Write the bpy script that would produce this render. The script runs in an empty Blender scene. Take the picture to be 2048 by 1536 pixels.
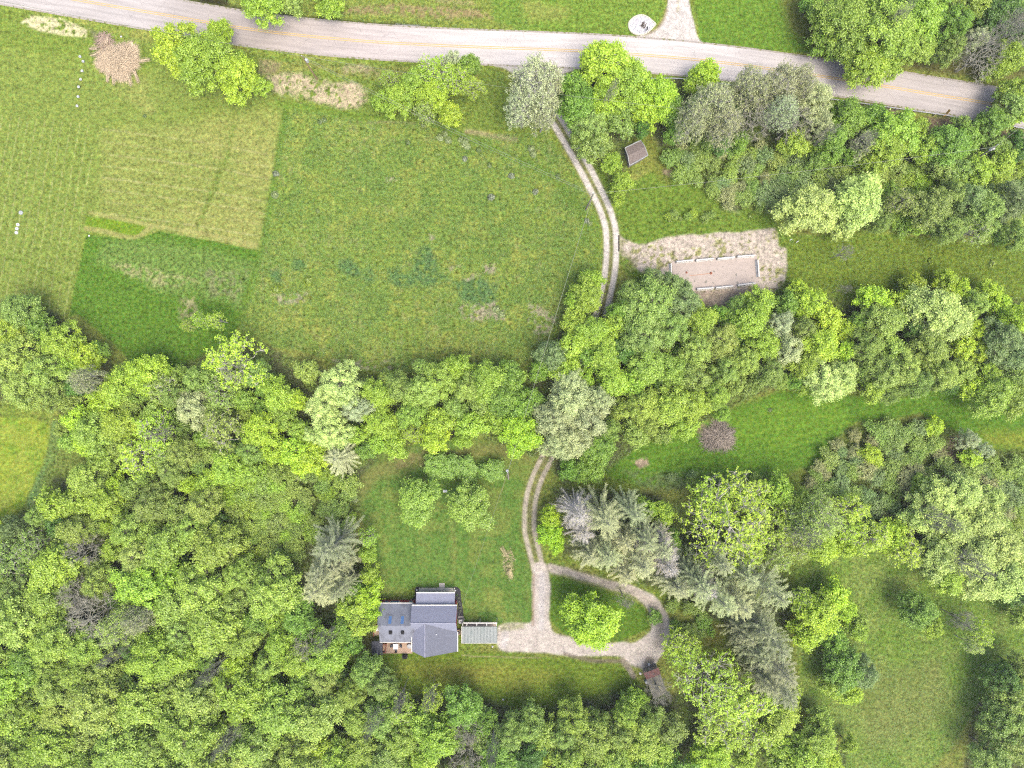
import bpy, math, random
import numpy as np
from mathutils import Vector

# ------------------------------------------------------------------ camera, sky, sun, exposure
HC = 130.0                      # flying height of the camera, metres
S = 0.1                         # metres on the ground per pixel of the 2048 px photograph
sc = bpy.context.scene
cam_data = bpy.data.cameras.new('camera')
cam = bpy.data.objects.new('camera', cam_data)
sc.collection.objects.link(cam)
cam.location = (0, 0, HC)
cam.rotation_euler = (0, 0, 0)
cam_data.sensor_width = 36.0
cam_data.lens = 36.0 * HC / 204.8
cam_data.clip_start = 1.0
cam_data.clip_end = 3000.0
sc.camera = cam

SUN_EL, SUN_AZ = math.radians(66), math.radians(145)     # azimuth clockwise from the top of the picture
w = bpy.data.worlds.new('World'); sc.world = w; w.use_nodes = True
nt = w.node_tree; nt.nodes.clear()
sky = nt.nodes.new('ShaderNodeTexSky'); sky.sky_type = 'NISHITA'; sky.sun_disc = False
sky.sun_elevation = SUN_EL; sky.sun_rotation = SUN_AZ
sky.air_density = 0.75; sky.dust_density = 5.0; sky.ozone_density = 1.0
bg = nt.nodes.new('ShaderNodeBackground'); bg.inputs[1].default_value = 0.15
wo = nt.nodes.new('ShaderNodeOutputWorld')
nt.links.new(sky.outputs[0], bg.inputs[0]); nt.links.new(bg.outputs[0], wo.inputs[0])
sd = bpy.data.lights.new('sun', 'SUN'); sd.energy = 0.9; sd.angle = math.radians(38); sd.color = (1.0, 0.93, 0.80)
so = bpy.data.objects.new('sun', sd); sc.collection.objects.link(so)
dirv = Vector((math.sin(SUN_AZ) * math.cos(SUN_EL), math.cos(SUN_AZ) * math.cos(SUN_EL), math.sin(SUN_EL)))
so.rotation_euler = dirv.to_track_quat('Z', 'Y').to_euler()
so.location = dirv * 300
sc.view_settings.view_transform = 'Standard'
sc.view_settings.look = 'None'
sc.view_settings.exposure = 2.14
sc.view_settings.gamma = 1.0
sc.render.engine = 'CYCLES'
sc.cycles.pixel_filter_type = 'BLACKMAN_HARRIS'; sc.cycles.filter_width = 1.2
sc.cycles.use_denoising = False
sc.cycles.max_bounces = 12; sc.cycles.diffuse_bounces = 8; sc.cycles.transmission_bounces = 6

rnd = random.Random(7)
rng = np.random.default_rng(11)
KB = 3.3                        # how much brighter a lit flat surface shows than its base colour

def lin(c, k=KB):
    out = []
    for v in c[:3]:
        v = v / 255.0
        out.append((v / 12.92 if v <= 0.04045 else ((v + 0.055) / 1.055) ** 2.4) / k)
    return tuple(out)

def P(px, py, z=0.0):
    """the place at height z that the photograph shows at this pixel"""
    f = S * (HC - z) / HC
    return Vector(((px - 1024) * f, (768 - py) * f, z))

# ------------------------------------------------------------------ noise in numpy
_T = rng.random((256, 256)).astype(np.float32)
def vnoise(x, y):
    xi = np.floor(x).astype(np.int64); yi = np.floor(y).astype(np.int64)
    fx = x - xi; fy = y - yi
    fx = fx * fx * (3 - 2 * fx); fy = fy * fy * (3 - 2 * fy)
    a = _T[xi & 255, yi & 255]; b = _T[(xi + 1) & 255, yi & 255]
    c = _T[xi & 255, (yi + 1) & 255]; d = _T[(xi + 1) & 255, (yi + 1) & 255]
    return (a * (1 - fx) + b * fx) * (1 - fy) + (c * (1 - fx) + d * fx) * fy
def fbm(x, y, o=4):
    s = 0; a = 0.5; t = 0
    for i in range(o):
        s = s + a * vnoise(x * 2 ** i + 17.3 * i, y * 2 ** i + 9.1 * i); t += a; a *= 0.55
    return s / t
def sstep(a, b, x):
    t = np.clip((x - a) / (b - a), 0, 1); return t * t * (3 - 2 * t)
def segdist(x, y, pts, closed=False):
    d = np.full(x.shape, 1e9, np.float32)
    n = len(pts)
    for i in range(n if closed else n - 1):
        ax, ay = pts[i]; bx, by = pts[(i + 1) % n]
        dx, dy = bx - ax, by - ay
        t = np.clip(((x - ax) * dx + (y - ay) * dy) / (dx * dx + dy * dy + 1e-9), 0, 1)
        d = np.minimum(d, np.hypot(x - ax - t * dx, y - ay - t * dy))
    return d
def inside(x, y, pts):
    r = np.zeros(x.shape, bool); n = len(pts)
    for i in range(n):
        ax, ay = pts[i]; bx, by = pts[(i + 1) % n]
        if ay == by: continue
        c = ((ay > y) != (by > y)) & (x < (bx - ax) * (y - ay) / (by - ay) + ax)
        r ^= c
    return r
def smooth(pts, n=6, closed=False):
    """Catmull-Rom through the points"""
    out = []; N = len(pts)
    rngi = range(N if closed else N - 1)
    for i in rngi:
        p0 = pts[(i - 1) % N] if closed or i > 0 else pts[i]
        p1 = pts[i]; p2 = pts[(i + 1) % N]
        p3 = pts[(i + 2) % N] if closed or i + 2 < N else p2
        for k in range(n):
            t = k / n
            out.append(tuple(0.5 * ((2 * p1[j]) + (-p0[j] + p2[j]) * t + (2 * p0[j] - 5 * p1[j] + 4 * p2[j] - p3[j]) * t * t
                       + (-p0[j] + 3 * p1[j] - 3 * p2[j] + p3[j]) * t ** 3) for j in range(len(p1))))
    if not closed: out.append(tuple(pts[-1]))
    return out

# ------------------------------------------------------------------ objects and tags
col = sc.collection
def tag(o, label=None, cat=None, group=None, kind=None):
    if label: o['label'] = label
    if cat: o['category'] = cat
    if group: o['group'] = group
    if kind: o['kind'] = kind
    return o
def empty(name, loc, label=None, cat=None, group=None, rz=0):
    o = bpy.data.objects.new(name, None); col.objects.link(o)
    o.location = loc; o.rotation_euler = (0, 0, rz); o.empty_display_size = 0.5
    return tag(o, label, cat, group)
def link(name, me, m=None, parent=None, loc=(0, 0, 0)):
    o = bpy.data.objects.new(name, me); col.objects.link(o)
    if m and not me.materials: me.materials.append(m)
    o.location = loc
    if parent: o.parent = parent
    return o
def mesh_np(name, co, faces, attr=None):
    """faces: (n,k) int array, all of one size"""
    me = bpy.data.meshes.new(name)
    n, k = faces.shape
    me.vertices.add(len(co)); me.vertices.foreach_set('co', np.ascontiguousarray(co, np.float32).ravel())
    me.loops.add(n * k); me.loops.foreach_set('vertex_index', np.ascontiguousarray(faces, np.int32).ravel())
    me.polygons.add(n); me.polygons.foreach_set('loop_start', np.arange(0, n * k, k, dtype=np.int32))
    if attr is not None:
        for an, (dom, typ, arr) in attr.items():
            a = me.attributes.new(an, typ, dom)
            a.data.foreach_set('color' if typ == 'FLOAT_COLOR' else 'value', np.ascontiguousarray(arr, np.float32).ravel())
    me.update(calc_edges=True)
    return me

class MB:
    """collects boxes, prisms and tubes into one mesh"""
    def __init__(s): s.v = []; s.f = []
    def poly(s, pts, faces):
        b = len(s.v); s.v += [tuple(p) for p in pts]; s.f += [tuple(i + b for i in f) for f in faces]; return s
    def box(s, x0, y0, z0, x1, y1, z1, rz=0, c=(0, 0, 0)):
        p = []
        for z in (z0, z1):
            for x, y in ((x0, y0), (x1, y0), (x1, y1), (x0, y1)):
                X = x * math.cos(rz) - y * math.sin(rz) + c[0]; Y = x * math.sin(rz) + y * math.cos(rz) + c[1]
                p.append((X, Y, z + c[2]))
        return s.poly(p, [(3, 2, 1, 0), (4, 5, 6, 7), (0, 1, 5, 4), (1, 2, 6, 5), (2, 3, 7, 6), (3, 0, 4, 7)])
    def prism(s, pts, z0, z1):
        n = len(pts); p = [(a, b, z0) for a, b in pts] + [(a, b, z1) for a, b in pts]
        return s.poly(p, [tuple(reversed(range(n))), tuple(range(n, 2 * n))] + [(i, (i + 1) % n, n + (i + 1) % n, n + i) for i in range(n)])
    def slab(s, top, t=0.12):
        """a roof plane given by its top corners, t thick"""
        n = len(top); p = [tuple(q) for q in top] + [(q[0], q[1], q[2] - t) for q in top]
        return s.poly(p, [tuple(range(n)), tuple(reversed(range(n, 2 * n)))] + [(i, n + i, n + (i + 1) % n, (i + 1) % n) for i in range(n)])
    def tube(s, a, b, r0, r1=None, n=8, cap=True):
        r1 = r0 if r1 is None else r1
        a = Vector(a); b = Vector(b); d = (b - a).normalized()
        u = d.orthogonal().normalized(); w_ = d.cross(u)
        p = []
        for c, r in ((a, r0), (b, r1)):
            for i in range(n):
                t = 2 * math.pi * i / n; p.append(c + u * (r * math.cos(t)) + w_ * (r * math.sin(t)))
        f = [(i, (i + 1) % n, n + (i + 1) % n, n + i) for i in range(n)]
        if cap: f += [tuple(reversed(range(n))), tuple(range(n, 2 * n))]
        return s.poly(p, f)
    def lathe(s, prof, n=16, c=(0, 0, 0)):
        p = []
        for r, z in prof:
            for i in range(n):
                t = 2 * math.pi * i / n; p.append((c[0] + r * math.cos(t), c[1] + r * math.sin(t), c[2] + z))
        f = []
        for k in range(len(prof) - 1):
            for i in range(n):
                f.append((k * n + i, k * n + (i + 1) % n, (k + 1) * n + (i + 1) % n, (k + 1) * n + i))
        f += [tuple(reversed(range(n))), tuple(range((len(prof) - 1) * n, len(prof) * n))]
        return s.poly(p, f)
    def build(s, name, m, parent=None, bevel=0, loc=(0, 0, 0), smooth_=False):
        me = bpy.data.meshes.new(name); me.from_pydata(s.v, [], s.f); me.validate()
        if smooth_:
            for q in me.polygons: q.use_smooth = True
        o = link(name, me, m, parent, loc)
        if bevel:
            b = o.modifiers.new('bevel', 'BEVEL'); b.width = bevel; b.segments = 2; b.limit_method = 'ANGLE'
        return o

def tubes_np(segs, n=5):
    """segs: list of (p0, p1, r0, r1) -> verts, quads"""
    p0 = np.array([s[0] for s in segs], np.float32); p1 = np.array([s[1] for s in segs], np.float32)
    r0 = np.array([s[2] for s in segs], np.float32); r1 = np.array([s[3] for s in segs], np.float32)
    d = p1 - p0; d /= np.linalg.norm(d, axis=1, keepdims=True) + 1e-9
    ref = np.where(np.abs(d[:, 2:3]) > 0.9, np.array([[1, 0, 0]], np.float32), np.array([[0, 0, 1]], np.float32))
    u = np.cross(d, ref); u /= np.linalg.norm(u, axis=1, keepdims=True) + 1e-9
    v = np.cross(d, u)
    t = np.arange(n) * 2 * math.pi / n
    ring = u[:, None, :] * np.cos(t)[None, :, None] + v[:, None, :] * np.sin(t)[None, :, None]
    a = p0[:, None, :] + ring * r0[:, None, None]; b = p1[:, None, :] + ring * r1[:, None, None]
    co = np.concatenate([a, b], axis=1).reshape(-1, 3)
    base = (np.arange(len(segs)) * 2 * n)[:, None, None]
    i = np.arange(n); q = np.stack([i, (i + 1) % n, n + (i + 1) % n, n + i], axis=1)[None]
    return co, (base + q).reshape(-1, 4)

def leaves_np(c, nrm, size, aspect=0.62, tdir=None):
    """diamond shaped leaves: centres, normals, half lengths"""
    n = len(c)
    nrm = nrm / (np.linalg.norm(nrm, axis=1, keepdims=True) + 1e-9)
    t = rng.normal(size=(n, 3)) if tdir is None else tdir
    t = t - nrm * np.sum(t * nrm, axis=1, keepdims=True); t /= np.linalg.norm(t, axis=1, keepdims=True) + 1e-9
    b = np.cross(nrm, t)
    s = np.asarray(size).reshape(-1, 1) * np.ones((n, 1))
    co = np.stack([c - t * s, c + b * s * aspect + t * s * 0.15, c + t * s, c - b * s * aspect + t * s * 0.15], axis=1).reshape(-1, 3)
    return co, np.arange(n * 4).reshape(n, 4)

# ------------------------------------------------------------------ materials
def newmat(name):
    m = bpy.data.materials.new(name); m.use_nodes = True
    nt = m.node_tree; nt.nodes.clear()
    o = nt.nodes.new('ShaderNodeOutputMaterial')
    return m, nt, o
def N(nt, t, **kw):
    n = nt.nodes.new(t)
    for k, v in kw.items():
        if k.startswith('i_'):
            key = k[2:]; key = int(key) if key.isdigit() else key.replace('_', ' ')
            n.inputs[key].default_value = v
        else: setattr(n, k, v)
    return n
def simple(name, rgb, rough=0.7, var=0.15, scale=3.0, metal=0.0, bump=0.0, spots=None, stretch=None, k=KB):
    """a surface with a cloudy variation of its own colour, optional spots of a second colour"""
    m, nt, o = newmat(name); L = nt.links.new
    c = lin(rgb, k)
    tc = N(nt, 'ShaderNodeTexCoord')
    mp = N(nt, 'ShaderNodeMapping'); L(tc.outputs['Object'], mp.inputs[0])
    if stretch: mp.inputs['Scale'].default_value = stretch
    n1 = N(nt, 'ShaderNodeTexNoise', i_Scale=scale, i_Detail=6.0, i_Roughness=0.65); L(mp.outputs[0], n1.inputs['Vector'])
    mr = N(nt, 'ShaderNodeMapRange', i_1=0.3, i_2=0.7, i_3=1 - var, i_4=1 + var); L(n1.outputs[0], mr.inputs[0])
    mul = N(nt, 'ShaderNodeVectorMath', operation='SCALE'); mul.inputs[0].default_value = c; L(mr.outputs[0], mul.inputs['Scale'])
    out = mul.outputs[0]
    if spots:
        n2 = N(nt, 'ShaderNodeTexNoise', i_Scale=spots[1], i_Detail=4.0); L(mp.outputs[0], n2.inputs['Vector'])
        r2 = N(nt, 'ShaderNodeMapRange', i_1=spots[2], i_2=spots[2] + 0.08); L(n2.outputs[0], r2.inputs[0])
        mx = N(nt, 'ShaderNodeMix', data_type='RGBA'); L(r2.outputs[0], mx.inputs[0]); L(out, mx.inputs[6])
        mx.inputs[7].default_value = (*lin(spots[0], k), 1); out = mx.outputs[2]
    b = N(nt, 'ShaderNodeBsdfPrincipled', i_Roughness=rough, i_Metallic=metal)
    L(out, b.inputs['Base Color'])
    if bump:
        bp = N(nt, 'ShaderNodeBump', i_Strength=bump, i_Distance=0.05); L(n1.outputs[0], bp.inputs['Height']); L(bp.outputs[0], b.inputs['Normal'])
    L(b.outputs[0], o.inputs[0])
    return m

def leaf_material():
    m, nt, o = newmat('leaf'); L = nt.links.new
    oi = N(nt, 'ShaderNodeObjectInfo')
    at = N(nt, 'ShaderNodeAttribute', attribute_name='tint')
    hs = N(nt, 'ShaderNodeHueSaturation'); L(oi.outputs['Color'], hs.inputs['Color'])
    h = N(nt, 'ShaderNodeMapRange', i_1=0.0, i_2=1.0, i_3=0.509, i_4=0.484); L(at.outputs['Fac'], h.inputs[0]); L(h.outputs[0], hs.inputs['Hue'])
    v = N(nt, 'ShaderNodeMapRange', i_1=0.0, i_2=1.0, i_3=0.62, i_4=1.38); L(at.outputs['Fac'], v.inputs[0]); L(v.outputs[0], hs.inputs['Value'])
    d = N(nt, 'ShaderNodeBsdfDiffuse'); t = N(nt, 'ShaderNodeBsdfTranslucent'); g = N(nt, 'ShaderNodeBsdfGlossy', i_Roughness=0.45)
    L(hs.outputs[0], d.inputs[0]); L(hs.outputs[0], t.inputs[0])
    mx = N(nt, 'ShaderNodeMixShader', i_0=0.5); L(d.outputs[0], mx.inputs[1]); L(t.outputs[0], mx.inputs[2])
    m2 = N(nt, 'ShaderNodeMixShader', i_0=0.025); L(mx.outputs[0], m2.inputs[1]); L(g.outputs[0], m2.inputs[2])
    L(m2.outputs[0], o.inputs[0])
    return m
def bark_material():
    m, nt, o = newmat('bark'); L = nt.links.new
    oi = N(nt, 'ShaderNodeObjectInfo'); tc = N(nt, 'ShaderNodeTexCoord')
    n1 = N(nt, 'ShaderNodeTexNoise', i_Scale=2.5, i_Detail=5.0); L(tc.outputs['Object'], n1.inputs['Vector'])
    mr = N(nt, 'ShaderNodeMapRange', i_1=0.3, i_2=0.7, i_3=0.65, i_4=1.3); L(n1.outputs[0], mr.inputs[0])
    mul = N(nt, 'ShaderNodeVectorMath', operation='SCALE'); L(oi.outputs['Color'], mul.inputs[0]); L(mr.outputs[0], mul.inputs['Scale'])
    d = N(nt, 'ShaderNodeBsdfDiffuse'); L(mul.outputs[0], d.inputs[0]); L(d.outputs[0], o.inputs[0])
    return m
def ground_material():
    m, nt, o = newmat('ground_cover'); L = nt.links.new
    at = N(nt, 'ShaderNodeAttribute', attribute_name='cover')       # colour of what covers the ground, alpha = how coarse
    tc = N(nt, 'ShaderNodeTexCoord')
    n1 = N(nt, 'ShaderNodeTexNoise', i_Scale=1.5, i_Detail=4.0, i_Roughness=0.85); L(tc.outputs['Object'], n1.inputs['Vector'])
    n2 = N(nt, 'ShaderNodeTexNoise', i_Scale=0.55, i_Detail=4.0, i_Roughness=0.6); L(tc.outputs['Object'], n2.inputs['Vector'])
    a = N(nt, 'ShaderNodeMapRange', i_1=0.37, i_2=0.63, i_3=-1.0, i_4=1.0, clamp=False); L(n1.outputs[0], a.inputs[0])
    am = N(nt, 'ShaderNodeMath', operation='MULTIPLY'); L(a.outputs[0], am.inputs[0]); L(at.outputs['Alpha'], am.inputs[1])
    b = N(nt, 'ShaderNodeMapRange', i_1=0.3, i_2=0.7, i_3=0.82, i_4=1.18, clamp=False); L(n2.outputs[0], b.inputs[0])
    ad = N(nt, 'ShaderNodeMath', operation='ADD'); L(am.outputs[0], ad.inputs[0]); L(b.outputs[0], ad.inputs[1])
    mx_ = N(nt, 'ShaderNodeMath', operation='MAXIMUM'); mx_.inputs[1].default_value = 0.15; L(ad.outputs[0], mx_.inputs[0])
    hs = N(nt, 'ShaderNodeHueSaturation'); L(at.outputs['Color'], hs.inputs['Color']); L(mx_.outputs[0], hs.inputs['Value'])
    n3 = N(nt, 'ShaderNodeTexNoise', i_Scale=1.6, i_Detail=4.0, i_Roughness=0.8); L(tc.outputs['Object'], n3.inputs['Vector'])
    h = N(nt, 'ShaderNodeMapRange', i_1=0.3, i_2=0.7, i_3=0.46, i_4=0.54); L(n3.outputs[0], h.inputs[0]); L(h.outputs[0], hs.inputs['Hue'])
    p = N(nt, 'ShaderNodeBsdfDiffuse', i_Roughness=1.0); L(hs.outputs[0], p.inputs['Color'])
    bp = N(nt, 'ShaderNodeBump', i_Strength=0.55, i_Distance=0.22); L(n1.outputs[0], bp.inputs['Height']); L(bp.outputs[0], p.inputs['Normal'])
    L(p.outputs[0], o.inputs[0])
    return m
LEAF = leaf_material(); BARK = bark_material(); GROUND = ground_material()
# ------------------------------------------------------------------ ground
def axis(half, step, out):
    a = list(np.arange(-half, half + step / 2, step)); s = step; x = half; r = []
    while x < out:
        s *= 1.18; x += s; r.append(x)
    return np.array([-q for q in reversed(r)] + a + r, np.float64)
GX = axis(107.5, 0.25, 900); GY = axis(82.5, 0.25, 900)
X, Y = np.meshgrid(GX, GY)
PX = (X / S + 1024).astype(np.float32); PY = (768 - Y / S).astype(np.float32)
WX = (fbm(PX / 38, PY / 38, 4) - 0.5); WY = (fbm(PX / 38 + 60, PY / 38 + 90, 4) - 0.5)
F1 = fbm(PX / 90 + 5, PY / 90 + 3, 5); F2 = fbm(PX / 22 + 31, PY / 22 + 11, 4); F3 = fbm(PX / 7 + 3, PY / 7 + 77, 3); F4 = fbm(PX / 260 + 3, PY / 260 + 7, 4)
C = np.zeros(PX.shape + (4,), np.float32)
def L4(rgb, a):
    r, g, b = rgb
    if g > r + 8: r, g, b = r + 20, g + 13, b + 8; a += .1
    return np.array([*lin((r, g, b)), a * 1.35 + .02], np.float32)
def mixc(m, c):
    C[:] = C * (1 - m[..., None]) + c * m[..., None]
def region(pts, rgb, amp=0.25, soft=6, warp=0, k=1.0, clipf=None):
    """lay a cover over a polygon given in photograph pixels"""
    xs = [p[0] for p in pts]; ys = [p[1] for p in pts]; pad = soft + warp + 4
    i0, i1 = np.searchsorted(PY[::-1, 0], [min(ys) - pad, max(ys) + pad]); n = PY.shape[0]; i0, i1 = n - i1, n - i0
    j0, j1 = np.searchsorted(PX[0], [min(xs) - pad, max(xs) + pad])
    if i1 <= i0 or j1 <= j0: return None
    sl = (slice(i0, i1), slice(j0, j1))
    x = PX[sl] + WX[sl] * warp * 2; y = PY[sl] + WY[sl] * warp * 2
    d = segdist(x, y, pts, True); d = np.where(inside(x, y, pts), d, -d)
    m = sstep(-soft, soft, d) * k
    if clipf is not None: m = m * clipf(sl)
    C[sl] = C[sl] * (1 - m[..., None]) + L4(rgb, amp) * m[..., None]
    return sl, m
def stroke(pts, width, rgb, amp=0.2, k=1.0, soft=2.0, warp=0, clipf=None):
    xs = [p[0] for p in pts]; ys = [p[1] for p in pts]; pad = soft + warp + width + 2
    i0, i1 = np.searchsorted(PY[::-1, 0], [min(ys) - pad, max(ys) + pad]); n = PY.shape[0]; i0, i1 = n - i1, n - i0
    j0, j1 = np.searchsorted(PX[0], [min(xs) - pad, max(xs) + pad])
    if i1 <= i0 or j1 <= j0: return None
    sl = (slice(i0, i1), slice(j0, j1))
    x = PX[sl] + WX[sl] * warp * 2; y = PY[sl] + WY[sl] * warp * 2
    m = (1 - sstep(width - soft, width + soft, segdist(x, y, pts))) * k
    if clipf is not None: m = m * clipf(sl)
    C[sl] = C[sl] * (1 - m[..., None]) + L4(rgb, amp) * m[..., None]
    return sl, m
def speck(t0, t1, F=None):
    F = F3 if F is None else F
    return lambda sl: sstep(t0, t1, F[sl])

# base meadow
C[:] = L4((122, 150, 62), 0.30)
mixc(sstep(0.42, 0.62, F1) * 0.6, L4((148, 158, 84), 0.30))
mixc(sstep(0.5, 0.7, F2) * 0.35, L4((92, 134, 52), 0.30))
# left mown field, pale and dry
MOWN = [(-400, 8), (0, 18), (200, 60), (330, 92), (420, 150), (540, 190), (570, 215), (550, 330), (534, 430), (521, 499), (440, 482), (300, 460), (292, 456),
        (286, 470), (262, 470), (172, 432), (168, 465), (152, 560), (136, 632), (180, 665), (60, 760), (-400, 760)]
region(MOWN, (120, 148, 68), 0.2, 2.0)
region(MOWN, (146, 161, 88), 0.2, 2.0, k=0.7, clipf=lambda sl: sstep(0.45, 0.62, F1[sl]) * sstep(120, 330, PX[sl]))
region(MOWN, (126, 154, 66), 0.2, 2.0, k=0.4, clipf=lambda sl: sstep(0.42, 0.62, fbm(PX[sl] / 120, PY[sl] / 120, 4)) * (1 - sstep(150, 420, PY[sl])))
region([(-50, 10), (330, 90), (300, 150), (150, 110), (-50, 100)], (110, 142, 56), 0.22, 12, 20, 0.7)
region([(200, 270), (560, 220), (520, 495), (200, 430)], (154, 164, 94), 0.22, 18, 20, 0.35)
# the mower's lines
sl = (slice(None), slice(None))
u = PX + 0.17 * PY + WX * 3
line = np.maximum(0, 1 - np.abs(((u / 17.5) % 1) - 0.5) * 17.5 / 1.6)
m = line * sstep(0.2, 0.6, F3) * inside(PX, PY, [(0, 230), (190, 250), (170, 460), (136, 632), (0, 640)]) * 0.5
mixc(m, L4((206, 206, 146), 0.1))
for k in range(9):
    y0 = 265 + k * 24
    stroke(smooth([(205, y0 - 6), (300, y0 + 6), (420, y0 + 22), (535, y0 + 44)], 5), 1.6, (200, 198, 140), 0.1, 0.7 * (0.4 + 0.6 * rnd.random()), 1.2, 2, speck(0.3, 0.55))
for pts, wd, kk in (([(468, 250), (455, 310), (432, 368), (396, 450)], 4.5, 0.8), ([(0, 508), (55, 528), (150, 562)], 3.5, 0.8), ([(38, 494), (80, 498), (120, 507), (165, 500)], 2.4, 0.6),
                    ([(330, 250), (395, 215), (440, 225)], 3, 0.3), ([(455, 235), (440, 330), (415, 390)], 3, 0.4), ([(160, 300), (100, 360), (92, 420)], 3, 0.35)):
    stroke(smooth(pts, 6), wd, (84, 122, 40), 0.2, kk * .75, 3, 5, speck(0.28, 0.5))
region([(172, 433), (215, 438), (290, 452), (284, 468), (262, 474), (225, 462), (170, 454)], (108, 148, 42), 0.16, 1.6, 1)
stroke(smooth([(172, 457), (210, 463), (250, 474), (275, 474), (292, 462), (302, 455)], 5), 5, (178, 178, 108), 0.12, 0.8, 2)
stroke(smooth([(181, 425), (240, 437), (310, 452), (420, 470), (520, 492)], 5), 4, (190, 188, 118), 0.12, 0.55, 2)
# unmown darker block below it
BLK = [(173, 468), (265, 480), (300, 470), (315, 462), (440, 485), (522, 502), (505, 560), (478, 650), (460, 690), (330, 745), (235, 725), (180, 668), (138, 632), (152, 560)]
region(BLK, (84, 130, 44), 0.24, 2.0, 1)
region([(210, 480), (300, 480), (400, 500), (520, 520), (490, 620), (440, 600), (330, 590), (250, 550), (190, 525)], (112, 146, 76), 0.4, 12, 14, 0.6)
region([(215, 530), (260, 520), (330, 545), (380, 555), (400, 570), (330, 572), (300, 568), (255, 555)], (176, 178, 122), 0.4, 8, 10, 0.75, speck(0.42, 0.58))
region([(360, 600), (395, 600), (395, 640), (360, 635)], (184, 178, 134), 0.4, 8, 8, 0.7, speck(0.42, 0.58))
region([(400, 540), (500, 540), (480, 600), (420, 590)], (150, 150, 112), 0.4, 10, 10, 0.6, speck(0.4, 0.6))
stroke(smooth([(150, 640), (200, 680), (245, 720)], 5), 10, (150, 160, 84), 0.2, 0.6, 5, 4)
# middle meadow, rough and uneven
MEAD = [(572, 215), (640, 225), (720, 240), (860, 245), (960, 270), (1090, 265), (1150, 340), (1195, 430), (1208, 520), (1180, 590), (1130, 620), (1095, 700), (1050, 745), (860, 745), (700, 740), (600, 700), (470, 690), (505, 570), (522, 500), (534, 430), (550, 330)]
region(MEAD, (116, 147, 64), 0.32, 3, 2)
region(MEAD, (138, 156, 74), 0.36, 10, 4, 0.75, lambda sl: sstep(0.44, 0.62, F2[sl] * 0.6 + F4[sl] * 0.4))
region(MEAD, (98, 134, 60), 0.32, 10, 4, 0.6, lambda sl: sstep(0.52, 0.66, fbm(PX[sl] / 45, PY[sl] / 45, 4)))
region(MEAD, (160, 166, 108), 0.36, 10, 4, 0.5, lambda sl: sstep(0.58, 0.7, F3[sl]) * sstep(0.48, 0.6, fbm(PX[sl] / 70 + 9, PY[sl] / 70, 3)))
stroke(smooth([(572, 215), (560, 290), (545, 380), (528, 470), (512, 540), (480, 650)], 4), 7, (88, 130, 46), 0.25, 0.7, 4, 2)
stroke(smooth([(560, 205), (640, 222), (720, 233), (800, 235), (880, 250), (960, 285), (1060, 330), (1120, 370), (1165, 430), (1170, 480)], 5), 9, (92, 134, 46), 0.2, 0.6, 6, 2)
stroke(smooth([(735, 246), (790, 244), (830, 246)], 4), 2, (168, 168, 118), 0.3, 0.6, 1.5, 2)
stroke(smooth([(935, 263), (975, 270), (1030, 278)], 4), 5, (178, 170, 124), 0.25, 0.85, 4, 3)
stroke(smooth([(1185, 440), (1195, 520), (1150, 600), (1120, 680), (1080, 730)], 5), 10, (104, 142, 50), 0.2, 0.6, 7, 3)
for pts in ([(660, 520), (700, 520), (725, 545), (715, 555), (685, 550)], [(722, 535), (750, 535), (748, 560), (735, 565)], [(775, 540), (830, 535), (835, 495), (850, 490), (872, 495), (875, 545), (905, 560), (870, 572), (800, 572), (778, 560)],
            [(580, 515), (615, 518), (612, 540), (590, 540)], [(905, 560), (960, 552), (995, 570), (990, 605), (950, 615), (925, 600)], [(540, 540), (560, 540), (560, 565), (540, 560)]):
    region(pts, (74, 118, 74), 0.42, 7, 8, 0.85, speck(0.25, 0.5))
for pts in ([(885, 538), (920, 528), (918, 533), (890, 545)], [(925, 550), (945, 545), (950, 556), (930, 562)], [(857, 470), (868, 472), (870, 485), (860, 484)], [(915, 615), (1000, 600), (1010, 640), (930, 640)], [(950, 530), (985, 525), (990, 545), (955, 548)],
            [(770, 350), (790, 348), (795, 360), (775, 362)], [(540, 590), (620, 585), (610, 605), (560, 605)], [(660, 720), (780, 725), (790, 745), (700, 742)], [(1060, 600), (1120, 640), (1080, 680), (1050, 640)], [(985, 600), (1010, 612), (1005, 640), (985, 630)]):
    region(pts, (186, 176, 150), 0.4, 5, 6, 0.8, speck(0.44, 0.58))
# verge below and above the road
region([(-60, 20), (60, 22), (330, 92), (520, 110), (700, 125), (990, 135), (1010, 150), (1020, 250), (960, 262), (860, 240), (740, 232), (560, 195), (330, 90), (200, 70), (0, 30)], (112, 142, 58), 0.3, 4, 4, 0.8)
region([(520, 118), (700, 130), (960, 138), (960, 160), (780, 165), (640, 140), (540, 150)], (136, 148, 76), 0.35, 5, 8, 0.8)
region([(535, 158), (560, 148), (610, 150), (640, 168), (700, 160), (730, 180), (735, 205), (715, 218), (660, 214), (620, 195), (560, 182), (540, 176)], (214, 198, 164), 0.3, 8, 14, 0.95, speck(0.3, 0.46))
region([(680, 125), (740, 130), (760, 150), (690, 145)], (186, 174, 138), 0.3, 6, 8, 0.7, speck(0.36, 0.5))
region([(560, 175), (625, 180), (630, 200), (600, 205)], (196, 188, 140), 0.3, 4, 6, 0.7, speck(0.4, 0.52))
region([(520, 120), (560, 125), (550, 150), (515, 150)], (164, 150, 118), 0.3, 5, 6, 0.7)
region([(340, -30), (1030, -30), (1060, 62), (900, 58), (700, 46), (512, 28), (345, 0)], (126, 150, 66), 0.3, 3, 2, 0.9)
region([(700, 14), (800, 8), (960, 20), (990, 36), (900, 42), (760, 28), (690, 26)], (172, 154, 112), 0.3, 5, 8, 0.85, speck(0.3, 0.5))
region([(840, -4), (940, -4), (960, 12), (900, 10)], (180, 170, 118), 0.3, 5, 6, 0.7, speck(0.35, 0.5))
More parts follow.
